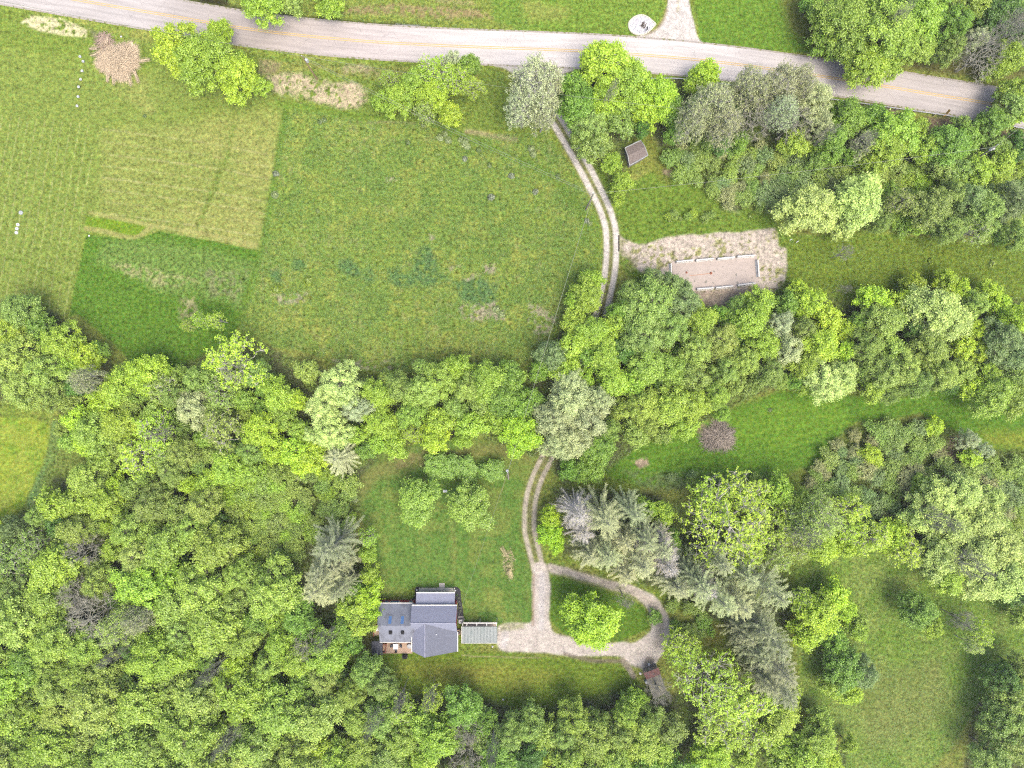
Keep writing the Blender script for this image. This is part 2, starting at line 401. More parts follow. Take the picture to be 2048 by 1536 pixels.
stroke(smooth([(345, -4), (430, 8), (512, 25), (600, 36), (700, 44), (780, 50), (850, 55)], 4), 5, (72, 78, 50), 0.3, 0.85, 4, 4)
region([(395, -8), (460, -8), (458, 10), (400, 4)], (58, 54, 42), 0.3, 4, 4, 0.9)
region([(790, 49), (840, 51), (838, 55), (795, 54)], (186, 190, 190), 0.2, 1.5, 3, 0.8)
region([(980, -60), (1336, -60), (1330, 30), (1300, 72), (1040, 62), (990, 40)], (112, 152, 58), 0.25, 4, 5, 0.95)
region([(1384, -60), (1660, -60), (1620, 60), (1625, 108), (1400, 88)], (102, 148, 52), 0.22, 3, 4, 0.95)
region([(1560, -20), (1640, -20), (1630, 90), (1580, 60)], (142, 136, 80), 0.25, 14, 10, 0.6)
region([(1040, 0), (1140, 10), (1120, 40), (1050, 40)], (146, 160, 84), 0.25, 10, 14, 0.6)
# beds of straw and dead growth
region([(42, 45), (60, 30), (120, 36), (175, 60), (173, 76), (120, 70), (80, 62)], (222, 218, 170), 0.3, 3, 3, 1.0, lambda sl: sstep(0.36, 0.5, F3[sl] + 0.25 * sstep(45, 70, PY[sl] - 0.13 * (PX[sl] - 40))))
region([(180, 60), (225, 80), (225, 110), (195, 90)], (150, 146, 116), 0.3, 6, 6, 0.7)
# grass right of the track
region([(1120, 250), (1240, 380), (1330, 330), (1440, 400), (1540, 430), (1570, 470), (1800, 470), (2150, 500), (2150, 640), (1900, 590), (1560, 600), (1300, 600), (1230, 520), (1205, 400)], (104, 142, 52), 0.28, 4, 4, 0.9)
region([(1290, 260), (1360, 300), (1340, 370), (1290, 330)], (140, 146, 68), 0.3, 10, 10, 0.7)
region([(1560, 480), (2150, 470), (2150, 640), (1560, 600)], (112, 140, 50), 0.26, 6, 6, 0.8)
region([(1330, 335), (1348, 340), (1345, 352), (1328, 346)], (182, 164, 134), 0.3, 3, 5, 0.8)
region([(1338, 280), (1360, 282), (1356, 296), (1340, 292)], (136, 118, 100), 0.3, 3, 5, 0.8)
region([(1440, 395), (1490, 395), (1480, 425), (1445, 420)], (136, 138, 118), 0.3, 6, 6, 0.6, speck(0.35, 0.5))
# gravel lot with the slab
LOT = smooth([(1225, 452), (1250, 480), (1290, 488), (1350, 472), (1420, 466), (1500, 460), (1552, 457), (1556, 490), (1572, 500), (1572, 560), (1540, 592), (1500, 610), (1420, 612), (1390, 600), (1330, 560), (1280, 545), (1262, 520), (1236, 500)], 3, True)
region(LOT, (228, 216, 198), 0.26, 3, 7)
region(LOT, (150, 160, 96), 0.35, 3, 7, 0.9, lambda sl: sstep(0.52, 0.62, F3[sl]) * sstep(0.36, 0.56, F2[sl]))
region([(1236, 470), (1262, 480), (1275, 520), (1262, 545), (1238, 520)], (160, 162, 108), 0.3, 6, 6, 0.6, speck(0.36, 0.52))
region([(1385, 585), (1540, 575), (1540, 610), (1400, 625)], (184, 168, 146), 0.2, 5, 6, 0.8)
# lawns
region([(1000, 790), (1250, 900), (1400, 850), (1560, 780), (1720, 790), (1900, 780), (2150, 800), (2150, 930), (1960, 900), (1840, 830), (1700, 850), (1640, 930), (1520, 960), (1300, 975), (1230, 960)], (96, 146, 48), 0.18, 6, 8)
region([(1420, 860), (1560, 800), (1680, 800), (1700, 850), (1560, 900)], (112, 160, 52), 0.16, 14, 14, 0.7)
region([(1240, 945), (1560, 945), (1560, 975), (1300, 985)], (106, 134, 84), 0.35, 8, 8, 0.8, speck(0.25, 0.5))
region([(1960, 860), (2100, 870), (2100, 910), (1980, 895)], (150, 168, 66), 0.2, 14, 12, 0.7)
region([(1265, 922), (1292, 916), (1298, 930), (1278, 938)], (198, 178, 154), 0.25, 3, 6, 0.95, speck(0.2, 0.4))
region([(1396, 845), (1415, 850), (1410, 868), (1390, 866)], (168, 152, 122), 0.25, 4, 6, 0.8, speck(0.3, 0.5))
LAWN = [(700, 960), (760, 910), (860, 880), (1000, 880), (1075, 915), (1050, 1000), (1052, 1100), (1066, 1180), (1062, 1248), (930, 1250), (920, 1180), (830, 1175), (745, 1200), (738, 1080)]
region(LAWN, (98, 142, 62), 0.16, 4, 3)
region(LAWN, (124, 150, 72), 0.16, 10, 3, 0.8, lambda sl: sstep(0.46, 0.62, F2[sl] * 0.5 + F1[sl] * 0.5))
region([(700, 950), (780, 915), (1040, 880), (1070, 930), (1000, 915), (860, 920), (760, 960), (720, 1000)], (150, 152, 88), 0.22, 12, 10, 0.75)
region([(770, 905), (900, 890), (870, 930), (800, 935)], (172, 160, 112), 0.25, 8, 10, 0.5, speck(0.35, 0.55))
for k in range(10):
    stroke(smooth([(742 + k * 8, 960 + k * 6), (748 + k * 10, 1060), (750 + k * 12, 1170)], 5), 1.6, (136, 164, 84), 0.12, 0.35, 1.4, 3, speck(0.3, 0.6))
for k in range(8):
    stroke([(940 + k * 12, 1165 + k * 5), (1000 + k * 8, 1235 + k * 2)], 1.6, (150, 172, 88), 0.12, 0.4, 1.4, 3, speck(0.3, 0.6))
stroke(smooth([(900, 1040), (910, 1100), (905, 1160)], 4), 5, (140, 156, 84), 0.15, 0.4, 4, 4)
region([(965, 1175), (1000, 1180), (1010, 1230), (970, 1215)], (138, 160, 78), 0.15, 10, 8, 0.6)
SL = [(680, 1330), (760, 1300), (1000, 1306), (1240, 1330), (1300, 1380), (1160, 1400), (1040, 1430), (860, 1390), (740, 1370)]
region(SL, (112, 146, 50), 0.2, 5, 4)
region([(800, 1330), (900, 1325), (1040, 1335), (1120, 1350), (1060, 1385), (900, 1370), (790, 1350)], (144, 158, 66), 0.22, 16, 12, 0.7)
region([(880, 1340), (1010, 1338), (960, 1356)], (170, 156, 84), 0.22, 12, 10, 0.35)
for k in range(7):
    stroke(smooth([(790, 1322 + k * 11), (950, 1320 + k * 12), (1200, 1336 + k * 10)], 5), 1.5, (138, 164, 70), 0.12, 0.4, 1.4, 3, speck(0.3, 0.6))
stroke(smooth([(925, 1310), (960, 1313), (1080, 1316)], 4), 1.4, (186, 180, 130), 0.2, 0.7, 1, 1)
region([(1100, 1150), (1200, 1175), (1290, 1215), (1302, 1255), (1240, 1285), (1130, 1270), (1100, 1240)], (94, 138, 46), 0.18, 4, 3)
region([(1340, 1240), (1450, 1240), (1460, 1330), (1340, 1320)], (118, 142, 58), 0.25, 8, 8, 0.8)
region([(1400, 1250), (1445, 1250), (1440, 1290), (1410, 1290)], (150, 146, 78), 0.25, 8, 8, 0.6)
BR = [(1590, 1100), (1700, 1090), (1860, 1130), (2150, 1180), (2150, 1350), (1960, 1400), (1900, 1500), (1800, 1600), (1660, 1600), (1690, 1480), (1600, 1400)]
region(BR, (118, 158, 64), 0.3, 6, 5)
region(BR, (144, 172, 86), 0.3, 10, 5, 0.7, lambda sl: sstep(0.44, 0.6, F1[sl] * 0.5 + F2[sl] * 0.5))
region([(1700, 1360), (1880, 1300), (1900, 1440), (1740, 1500)], (156, 160, 94), 0.3, 24, 20, 0.5)
LF = [(-200, 838), (60, 836), (100, 850), (96, 890), (75, 960), (40, 1020), (0, 1060), (-200, 1100)]
region(LF, (142, 170, 62), 0.14, 3, 2)
region(LF, (118, 158, 52), 0.14, 3, 2, 0.8, lambda sl: sstep(0.45, 0.6, F2[sl]))
for k in range(8):
    stroke(smooth([(-60, 850 + 3 * k), (40, 856 + k * 5), (78 - k * 7, 880 + k * 6), (60 - k * 8, 960 + k * 4), (-20, 1040)], 5), 1.3, (164, 180, 86), 0.1, 0.4, 1.2, 1)
stroke(smooth([(112, 850), (105, 900), (85, 960), (60, 1010)], 4), 10, (92, 136, 84), 0.3, 0.8, 6, 8)
region([(100, 880), (150, 850), (200, 900), (190, 950), (110, 1000), (80, 980)], (108, 138, 66), 0.35, 8, 10, 0.8)

# what lies under the trees
WOODS = [
 [(-400, 585), (20, 600), (60, 605), (130, 640), (190, 690), (235, 735), (330, 748), (420, 710), (480, 672), (560, 705), (620, 740), (760, 755), (1050, 750), (1098, 700), (1140, 630), (1160, 575), (1195, 570), (1215, 640),
  (1250, 600), (1340, 560), (1385, 600), (1450, 640), (1560, 592), (1580, 570), (1700, 610), (1760, 595), (1900, 565), (2000, 595), (2200, 610), (2200, 800), (1990, 812), (1900, 772), (1800, 792), (1700, 775),
  (1560, 765), (1450, 820), (1400, 848), (1290, 880), (1230, 930), (1130, 970), (1100, 925), (1040, 905), (960, 870), (780, 890), (715, 955), (712, 1060), (745, 1190), (735, 1270), (680, 1320), (680, 1370),
  (780, 1400), (840, 1390), (940, 1390), (1050, 1425), (1130, 1405), (1270, 1375), (1330, 1385), (1560, 1400), (1600, 1450), (1690, 1500), (1720, 1900), (-400, 1900), (-400, 1070), (10, 1060), (60, 1010), (110, 960), (180, 960), (210, 900), (140, 850), (100, 800), (-400, 822)],
 [(1100, 975), (1290, 985), (1350, 1010), (1560, 1000), (1590, 1400), (1470, 1330), (1450, 1250), (1340, 1190), (1130, 1110)],
 [(1130, 165), (1345, 170), (1480, 190), (1700, 230), (2200, 300), (2200, 470), (1900, 465), (1600, 440), (1540, 430), (1440, 390), (1340, 320), (1300, 262), (1250, 290), (1250, 390), (1190, 310), (1130, 210)],
 [(1640, -400), (2200, -400), (2200, 165), (1780, 115), (1650, 90)],
 [(1610, 960), (1700, 860), (1870, 840), (1960, 905), (2200, 905), (2200, 1180), (1900, 1140), (1800, 1080), (1600, 1090)],
 [(1900, 1650), (1950, 1420), (2080, 1330), (2400, 1300), (2400, 1650)],
]
SCRUB = [ # open thickets whose floor is green growth
 [(430, 950), (560, 920), (700, 960), (712, 1050), (620, 1090), (600, 1150), (480, 1150), (430, 1060)],
 [(1320, 300), (1450, 280), (1600, 300), (2200, 330), (2200, 470), (1600, 440), (1440, 400)],
 [(1610, 960), (1700, 860), (1870, 840), (1960, 905), (2200, 905), (2200, 1060), (1850, 1060), (1600, 1060)],
]
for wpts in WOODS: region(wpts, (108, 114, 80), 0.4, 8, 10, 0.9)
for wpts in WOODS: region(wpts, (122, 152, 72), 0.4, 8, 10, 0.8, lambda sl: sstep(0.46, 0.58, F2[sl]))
for wpts in SCRUB: region(wpts, (98, 122, 56), 0.4, 10, 10, 0.85)
region([(520, 1000), (600, 1000), (590, 1050), (530, 1060)], (134, 124, 108), 0.4, 10, 10, 0.8, speck(0.3, 0.5))
region([(1865, 890), (1920, 870), (1930, 930), (1910, 980), (1880, 950)], (140, 122, 102), 0.4, 8, 10, 0.85)
region([(1710, 205), (1800, 212), (1800, 245), (1740, 240)], (138, 124, 106), 0.3, 6, 6, 0.85)
region([(1850, 235), (1925, 236), (1900, 262), (1860, 262)], (146, 128, 108), 0.3, 6, 6, 0.9)
region([(1970, 262), (2150, 262), (2150, 285), (1990, 290)], (156, 136, 118), 0.3, 6, 6, 0.9)
region([(1860, 108), (1960, 130), (2060, 140), (2060, 170), (1900, 150), (1800, 135)], (128, 126, 78), 0.3, 6, 6, 0.8)
region([(1235, 155), (1345, 158), (1440, 168), (1440, 182), (1240, 170)], (120, 118, 96), 0.3, 5, 5, 0.6)
region([(1440, 175), (1480, 176), (1480, 200), (1445, 205)], (152, 128, 104), 0.3, 5, 5, 0.6)
region([(645, 1180), (760, 1180), (775, 1215), (740, 1320), (690, 1300)], (112, 112, 72), 0.3, 10, 8, 0.6)

# tracks and gravel, kept as masks: the sheets that carry them are laid just above the ground
DRV = np.zeros(PX.shape, np.float32)
def gravel(r):
    if r: sl, m = r; DRV[sl] = np.maximum(DRV[sl], m)
mid1 = [(1085, 195), (1098, 222), (1114, 242), (1139, 283), (1166, 331), (1194, 384), (1210, 420), (1221, 460), (1223, 504), (1220, 544), (1214, 576), (1202, 628), (1192, 670), (1170, 740), (1130, 830), (1105, 890), (1092, 920), (1075, 955), (1063, 992), (1059, 1030), (1060, 1066), (1068, 1100), (1077, 1140)]
stroke(smooth(mid1, 5), 18, (150, 156, 84), 0.25, 0.7, 7, 2)
off = smooth(mid1, 5)
def offset(pts, d):
    o = []
    for i, p in enumerate(pts):
        a = pts[max(0, i - 1)]; b = pts[min(len(pts) - 1, i + 1)]; dx, dy = b[0] - a[0], b[1] - a[1]; l = math.hypot(dx, dy) + 1e-9
        o.append((p[0] - dy / l * d, p[1] + dx / l * d))
    return o
for d in (9.5, -9.5):
    t = offset(off, d)
    n_ = len(t); cut = int(n_ * 0.70)
    gravel(stroke(t[:cut], 5.6, (244, 238, 228), 0.14, 0.97, 1.9, 0.8))
    gravel(stroke(t[cut - 1:], 4.6, (220, 210, 190), 0.16, 0.93, 2.2, 1.0))
stroke(off, 3.2, (146, 146, 104), 0.3, 0.7, 2.2, 1, speck(0.25, 0.5))
gravel(region(smooth([(1063, 1150), (1069, 1128), (1090, 1128), (1098, 1152), (1099, 1200), (1099, 1235), (1106, 1262), (1125, 1270), (1145, 1275), (1180, 1290), (1240, 1285), (1270, 1285), (1302, 1262), (1304, 1240), (1296, 1218), (1270, 1196), (1238, 1182),
    (1200, 1170), (1160, 1160), (1110, 1148), (1095, 1140), (1100, 1128), (1140, 1141), (1200, 1156), (1250, 1168), (1295, 1184), (1322, 1206), (1338, 1235), (1342, 1265), (1334, 1295), (1318, 1318), (1300, 1340), (1280, 1336), (1255, 1325), (1235, 1312), (1150, 1312), (1100, 1308), (1060, 1303), (1000, 1300), (996, 1252), (1040, 1245), (1060, 1246), (1065, 1225)], 3, True), (240, 230, 216), 0.14, 3, 4))
gravel(stroke(smooth([(1245, 1320), (1258, 1338), (1266, 1352)], 4), 6, (190, 178, 158), 0.2, 0.9, 2.5, 4))
gravel(stroke(smooth([(1300, 1320), (1296, 1335), (1294, 1345)], 4), 8, (176, 164, 148), 0.2, 0.9, 3, 4))
gravel(stroke(smooth([(1130, 1308), (1160, 1316), (1200, 1322), (1240, 1322)], 4), 4, (150, 138, 118), 0.2, 0.8, 3, 3))
stroke([(1084, 1150), (1083, 1255)], 6, (238, 232, 226), 0.12, 0.8, 3, 1)
stroke([(1067, 1150), (1066, 1250)], 2.5, (178, 148, 118), 0.15, 0.6, 2, 1)
stroke([(1010, 1258), (1008, 1290)], 7, (240, 234, 228), 0.14, 0.7, 5, 3)
stroke(smooth([(1100, 1138), (1160, 1152), (1240, 1176), (1300, 1206), (1320, 1240), (1318, 1290)], 4), 9, (196, 184, 164), 0.2, 0.5, 6, 3)
region([(1000, 1246), (1050, 1244), (1050, 1256), (1000, 1262)], (150, 160, 90), 0.3, 5, 6, 0.6, speck(0.3, 0.5))
stroke(smooth([(1125, 1150), (1180, 1166), (1250, 1178)], 4), 3, (120, 142, 70), 0.3, 0.5, 3, 3, speck(0.35, 0.5))
# aprons where the tracks meet the road
gravel(region([(985, 120), (1150, 126), (1150, 140), (1122, 150), (1114, 176), (1108, 215), (1098, 222), (1086, 205), (1060, 180), (1032, 152), (1012, 138), (990, 132)], (224, 218, 210), 0.16, 2, 2))
gravel(region(smooth([(1337, -60), (1338, -20), (1336, 4), (1332, 25), (1322, 48), (1306, 62), (1270, 74), (1260, 82), (1440, 100), (1430, 94), (1408, 86), (1394, 70), (1388, 45), (1381, 20), (1378, -20), (1378, -60)], 3, True), (240, 234, 226), 0.14, 1.5, 2))
for yy in (-30, -10, 10, 30, 50): pass
stroke(smooth([(1358, -60), (1357, 0), (1355, 22)], 3), 3, (178, 172, 124), 0.3, 0.6, 2.5, 2, speck(0.3, 0.5))
stroke(smooth([(1334, 20), (1325, 45), (1308, 62), (1290, 70)], 4), 3, (168, 156, 108), 0.25, 0.7, 2.5, 2)

# swaths left by the mower: alternating paler and deeper bands
def swaths(pts, ang, pitch, k, amp=0.1):
    m = inside(PX, PY, pts); a_ = math.radians(ang); u_ = (PX * math.cos(a_) + PY * math.sin(a_)) + WX * 26 + (F4 - .5) * 30
    b_ = np.sin(u_ / pitch * 2 * math.pi) * sstep(.3, .6, F2 * .5 + fbm(PX / 60 + 40, PY / 60, 3) * .5) * k
    C[..., :3] *= (1 + (m & (DRV < .3)) * b_)[..., None]
swaths([(1000, 790), (1250, 900), (1560, 780), (2150, 790), (2150, 930), (1840, 830), (1640, 930), (1300, 975)], 80, 15, .10)
swaths(LAWN, 8, 13, .07); swaths(SL, 88, 12, .10); swaths(LF, 60, 14, .08)
swaths([(0, 20), (330, 95), (570, 215), (520, 500), (300, 460), (170, 430), (170, 300)], 84, 17, .07); swaths([(0, 200), (190, 250), (170, 460), (136, 632), (0, 640)], 10, 17.5, .07)
swaths([(1384, -60), (1660, -60), (1620, 60), (1625, 108), (1400, 88)], 70, 14, .06); swaths([(980, -60), (1336, -60), (1330, 30), (1300, 72), (1040, 62)], 75, 14, .06)
me = None
def grid_mesh(name, X, Y, Z, C, mask=None, zo=0.0):
    ny, nx = X.shape
    i = np.arange(ny * nx).reshape(ny, nx)
    q = np.stack([i[:-1, :-1], i[:-1, 1:], i[1:, 1:], i[1:, :-1]], axis=-1)
    if mask is not None:
        mm = (mask[:-1, :-1] + mask[1:, 1:] + mask[:-1, 1:] + mask[1:, :-1]) * 0.25
        q = q[mm > 0.3]
    else: q = q.reshape(-1, 4)
    used, inv = np.unique(q, return_inverse=True)
    co = np.stack([X.ravel()[used], Y.ravel()[used], Z.ravel()[used] + zo], axis=1)
    return mesh_np(name, co, inv.reshape(-1, 4), {'cover': ('POINT', 'FLOAT_COLOR', C.reshape(-1, 4)[used])})
Z = np.zeros(X.shape)
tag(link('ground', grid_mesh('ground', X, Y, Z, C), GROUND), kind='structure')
tag(link('driveway', grid_mesh('driveway', X, Y, Z, C, np.where(PY > 106, DRV, 0), 0.006), GROUND), kind='structure')
tag(link('path', grid_mesh('path', X, Y, Z, C, np.where((PY < 106), DRV, 0), 0.006), GROUND), kind='structure')
lotm = np.zeros(PX.shape, np.float32); r = (inside(PX, PY, LOT)).astype(np.float32); lotm = r * (DRV < 0.3)
tag(link('gravel_lot', grid_mesh('gravel_lot', X, Y, Z, C, lotm, 0.006), GROUND), kind='structure')

# ------------------------------------------------------------------ road
CL = smooth([(-900, -190), (-200, -66), (-60, -38), (155, 0), (325, 29), (512, 60), (700, 80), (860, 90), (1024, 96.5), (1164, 102), (1274, 109), (1399, 120), (1536, 137), (1711, 163), (1850, 186), (1973, 206), (2100, 229), (2900, 372)], 10)
def strip(name, pts, offs, z, m, parent=None):
    v = []; f = []; k = len(offs); L_ = 0; att = []
    for i, p in enumerate(pts):
        a = pts[max(0, i - 1)]; b = pts[min(len(pts) - 1, i + 1)]; dx, dy = b[0] - a[0], b[1] - a[1]; l = math.hypot(dx, dy)
        if i: L_ += math.hypot(p[0] - pts[i - 1][0], p[1] - pts[i - 1][1]) * S
        for o_ in offs:
            q = P(p[0] - dy / l * o_, p[1] + dx / l * o_); v.append((q.x, q.y, z)); att.append((L_, o_ * S, 0, 1))
    for i in range(len(pts) - 1):
        for j in range(k - 1):
            f.append((i * k + j, i * k + j + 1, (i + 1) * k + j + 1, (i + 1) * k + j))
    f = np.array(f)[:, ::-1]
    return link(name, mesh_np(name, np.array(v), f, {'along': ('POINT', 'FLOAT_COLOR', np.array(att))}), m, parent)
def road_material():
    m, nt, o = newmat('asphalt'); L = nt.links.new
    at = N(nt, 'ShaderNodeAttribute', attribute_name='along'); tc = N(nt, 'ShaderNodeTexCoord')
    sp = N(nt, 'ShaderNodeSeparateXYZ'); L(at.outputs['Vector'], sp.inputs[0])
    so_ = N(nt, 'ShaderNodeSeparateXYZ'); L(tc.outputs['Object'], so_.inputs[0])
    rp = N(nt, 'ShaderNodeValToRGB'); px = N(nt, 'ShaderNodeMapRange', i_1=-102.4, i_2=102.4); L(so_.outputs['X'], px.inputs[0]); L(px.outputs[0], rp.inputs[0])
    e = rp.color_ramp.elements
    cols = [(0.0, (208, 202, 196)), (0.14, (206, 200, 195)), (0.25, (194, 184, 176)), (0.36, (212, 202, 196)), (0.45, (232, 226, 220)), (0.7, (230, 224, 219)), (0.85, (210, 203, 198)), (1.0, (210, 203, 198))]
    e[0].position = 0; e[0].color = (*lin(cols[0][1]), 1); e[1].position = 1; e[1].color = (*lin(cols[-1][1]), 1)
    for p_, c_ in cols[1:-1]:
        q = e.new(p_); q.color = (*lin(c_), 1)
    # wheel paths and long streaks
    cm = N(nt, 'ShaderNodeCombineXYZ'); s1 = N(nt, 'ShaderNodeMath', operation='MULTIPLY'); s1.inputs[1].default_value = 0.06; L(sp.outputs['X'], s1.inputs[0]); L(s1.outputs[0], cm.inputs[0]); L(sp.outputs['Y'], cm.inputs[1])
    n1 = N(nt, 'ShaderNodeTexNoise', i_Scale=1.6, i_Detail=5.0, i_Roughness=0.6); L(cm.outputs[0], n1.inputs['Vector'])
    n2 = N(nt, 'ShaderNodeTexNoise', i_Scale=2.2, i_Detail=6.0, i_Roughness=0.8); L(tc.outputs['Object'], n2.inputs['Vector'])
    n3 = N(nt, 'ShaderNodeTexNoise', i_Scale=0.09, i_Detail=3.0); L(tc.outputs['Object'], n3.inputs['Vector'])
    a = N(nt, 'ShaderNodeMapRange', i_1=0.35, i_2=0.65, i_3=0.86, i_4=1.1); L(n1.outputs[0], a.inputs[0])
    b = N(nt, 'ShaderNodeMapRange', i_1=0.3, i_2=0.7, i_3=0.92, i_4=1.08); L(n2.outputs[0], b.inputs[0])
    c = N(nt, 'ShaderNodeMapRange', i_1=0.35, i_2=0.65, i_3=0.94, i_4=1.05); L(n3.outputs[0], c.inputs[0])
    m1 = N(nt, 'ShaderNodeMath', operation='MULTIPLY'); L(a.outputs[0], m1.inputs[0]); L(b.outputs[0], m1.inputs[1])
    m2 = N(nt, 'ShaderNodeMath', operation='MULTIPLY'); L(m1.outputs[0], m2.inputs[0]); L(c.outputs[0], m2.inputs[1])
    sc_ = N(nt, 'ShaderNodeVectorMath', operation='SCALE'); L(rp.outputs[0], sc_.inputs[0]); L(m2.outputs[0], sc_.inputs['Scale'])
    # fine cracks
    vo = N(nt, 'ShaderNodeTexVoronoi', feature='DISTANCE_TO_EDGE', i_Scale=0.35); 
    wn = N(nt, 'ShaderNodeTexNoise', i_Scale=0.8, i_Detail=4.0); L(tc.outputs['Object'], wn.inputs['Vector'])
    ad = N(nt, 'ShaderNodeVectorMath', operation='ADD'); L(tc.outputs['Object'], ad.inputs[0]); L(wn.outputs[1], ad.inputs[1]); L(ad.outputs[0], vo.inputs['Vector'])
    cr = N(nt, 'ShaderNodeMapRange', i_1=0.0, i_2=0.014, i_3=0.72, i_4=1.0); L(vo.outputs[0], cr.inputs[0])
    gate = N(nt, 'ShaderNodeMapRange', i_1=0.5, i_2=0.56, i_3=1.0, i_4=0.0); L(n3.outputs[0], gate.inputs[0])
    cg = N(nt, 'ShaderNodeMath', operation='MAXIMUM'); L(cr.outputs[0], cg.inputs[0]); L(gate.outputs[0], cg.inputs[1])
    s2 = N(nt, 'ShaderNodeVectorMath', operation='SCALE'); L(sc_.outputs[0], s2.inputs[0]); L(cg.outputs[0], s2.inputs['Scale'])
    p = N(nt, 'ShaderNodeBsdfPrincipled', i_Roughness=0.9); p.inputs['Specular IOR Level'].default_value = 0.2; L(s2.outputs[0], p.inputs['Base Color']); L(p.outputs[0], o.inputs[0])
    return m
ROADM = road_material()
road = tag(strip('road', CL, [-33, -22, -11, 0, 11, 22, 33], 0.012, ROADM), kind='structure')
SHO = simple('shoulder_gravel', (186, 178, 168), 0.95, 0.22, 2.5, spots=((140, 140, 92), 1.6, 0.52))
for a_, b_ in ((-36.5, -32), (32, 36.5)):
    # ragged gravel shoulder either side
    tag(strip('road_shoulder', [p for p in CL], [a_, b_], 0.008, SHO), kind='structure')
YEL = simple('yellow_paint', (232, 196, 120), 0.7, 0.12, 4.0, spots=((214, 190, 150), 2.5, 0.6))
for a_, b_ in ((-2.6, -1.0), (1.0, 2.6)):
    link('centre_line', strip('x', CL, [a_, b_], 0.016, YEL).data, None, road)
    bpy.data.objects.remove(bpy.data.objects['x'])
# ------------------------------------------------------------------ materials of the built things
ROOF = simple('roof_shingle', (162, 168, 190), 0.85, 0.10, 1.2, spots=((154, 154, 172), 6.0, 0.5))
ROOF_L = simple('roof_shingle_weathered', (140, 146, 160), 0.85, 0.2, 0.9, spots=((122, 126, 138), 1.2, 0.56), stretch=(1, 0.25, 1))
RIDGE = simple('ridge_cap', (178, 180, 198), 0.8, 0.08, 3)
RED = simple('red_siding', (206, 70, 78), 0.7, 0.12, 2.0)
WHITE = simple('white_trim', (238, 236, 228), 0.5, 0.06, 2.0)
BLUE = simple('skylight_glass', (96, 136, 190), 0.12, 0.1, 0.8)
DARK = simple('dark_opening', (10, 10, 12), 1.0, 0.2, 3)
BRICK = simple('patio_brick', (206, 178, 150), 0.9, 0.12, 5.0, spots=((184, 146, 122), 6.0, 0.54))
CONC = simple('concrete', (214, 208, 196), 0.9, 0.1, 1.5)
PAINTW = simple('white_concrete', (246, 244, 238), 0.8, 0.08, 1.2, spots=((206, 200, 190), 1.5, 0.6))
SLABM = simple('slab_concrete', (204, 190, 178), 0.95, 0.10, 0.7, spots=((146, 142, 130), 1.3, 0.63))
MULCH = simple('mulch', (50, 50, 54), 1.0, 0.35, 6.0, bump=0.6)
METAL = simple('grey_metal', (170, 172, 174), 0.45, 0.1, 3, metal=0.3)
GREENROOF = simple('carport_roof', (146, 156, 152), 0.6, 0.10, 0.8, spots=((132, 146, 142), 1.1, 0.56), stretch=(1, 0.2, 1))
TAN = simple('tan_wood', (206, 180, 150), 0.8, 0.12, 3)
BLACK = simple('black_canvas', (58, 62, 74), 0.8, 0.12, 1.5)
RUST = simple('rusty_roof', (122, 76, 70), 0.85, 0.25, 1.6, spots=((104, 84, 78), 1.4, 0.55))
GREYROOF = simple('mossy_grey_roof', (122, 120, 112), 0.9, 0.25, 2.0, spots=((140, 138, 100), 2.6, 0.55))
BROWNROOF = simple('brown_shingle', (142, 130, 122), 0.9, 0.12, 4.0, spots=((112, 98, 92), 4.5, 0.5))
WOODP = simple('pole_wood', (196, 166, 122), 0.85, 0.15, 2.0, stretch=(1, 1, 0.2))
GREYWOOD = simple('grey_wood', (168, 160, 148), 0.85, 0.15, 2.0)
GALV = simple('galvanised_steel', (224, 226, 230), 0.4, 0.06, 2.0, metal=0.2)
REDWOOD = simple('red_stained_wood', (166, 76, 58), 0.7, 0.1, 3)
WIRE = simple('wire', (150, 160, 130), 0.6, 0.02, 1)
ORANGE = simple('orange_sign', (255, 196, 30), 0.5, 0.04, 2)
STONEW = simple('white_stone', (240, 238, 240), 0.85, 0.12, 6.0)
PLASTW = simple('white_plastic', (236, 240, 240), 0.4, 0.05, 2)
GREYL = simple('grey_lid', (188, 196, 194), 0.6, 0.08, 3)
RUSTW = simple('rusty_iron', (178, 104, 70), 0.8, 0.2, 4)
STRAW = simple('dry_straw', (206, 176, 138), 0.95, 0.3, 3.0)
STICK = simple('dry_sticks', (150, 132, 120), 0.95, 0.3, 3.0)

def wx(px, z=0): return P(px, 768, z).x
def wy(py, z=0): return P(1024, py, z).y
# ------------------------------------------------------------------ the house
H = empty('house', P(850, 1250), 'red walled house with blue grey shingle roofs, front porch and two skylights', 'house')
def part(o, parent=H):
    o.parent = parent; o.matrix_parent_inverse = parent.matrix_world.inverted() if False else o.matrix_parent_inverse
    o.location = o.location - parent.location if o.location.length == 0 else o.location
    return o
def hb(mb, name, m, parent=H, bevel=0):
    """build in world coordinates, parent to an unrotated empty (or to one of its parts)"""
    o = mb.build(name, m, None, bevel); root = parent
    off_ = Vector((0, 0, 0))
    while root is not None: off_ += root.location; root = root.parent
    o.parent = parent; o.location = -off_
    return o
xl, xm, xr = wx(757.5, 2.7), wx(824.5, 3.6), wx(914, 3.6)
yn = -43.15                                     # north face of both wings
ys_l = wy(1284, 2.8) + 0.3; ys_r = -51.75
w_ = MB(); w_.box(xl + .3, ys_l + 0.1, 0, xm + .1, yn, 2.72); wl = hb(w_, 'wall', RED)
w_ = MB(); w_.box(xm + .35, ys_r, 0.0, xr - .3, yn - 0.003, 3.6); w2 = hb(w_, 'wall', RED)
# gable fill in the right wing
zr, ze = 6.3, 4.0; yr = wy(1246, zr); xg = wx(849.5, zr)
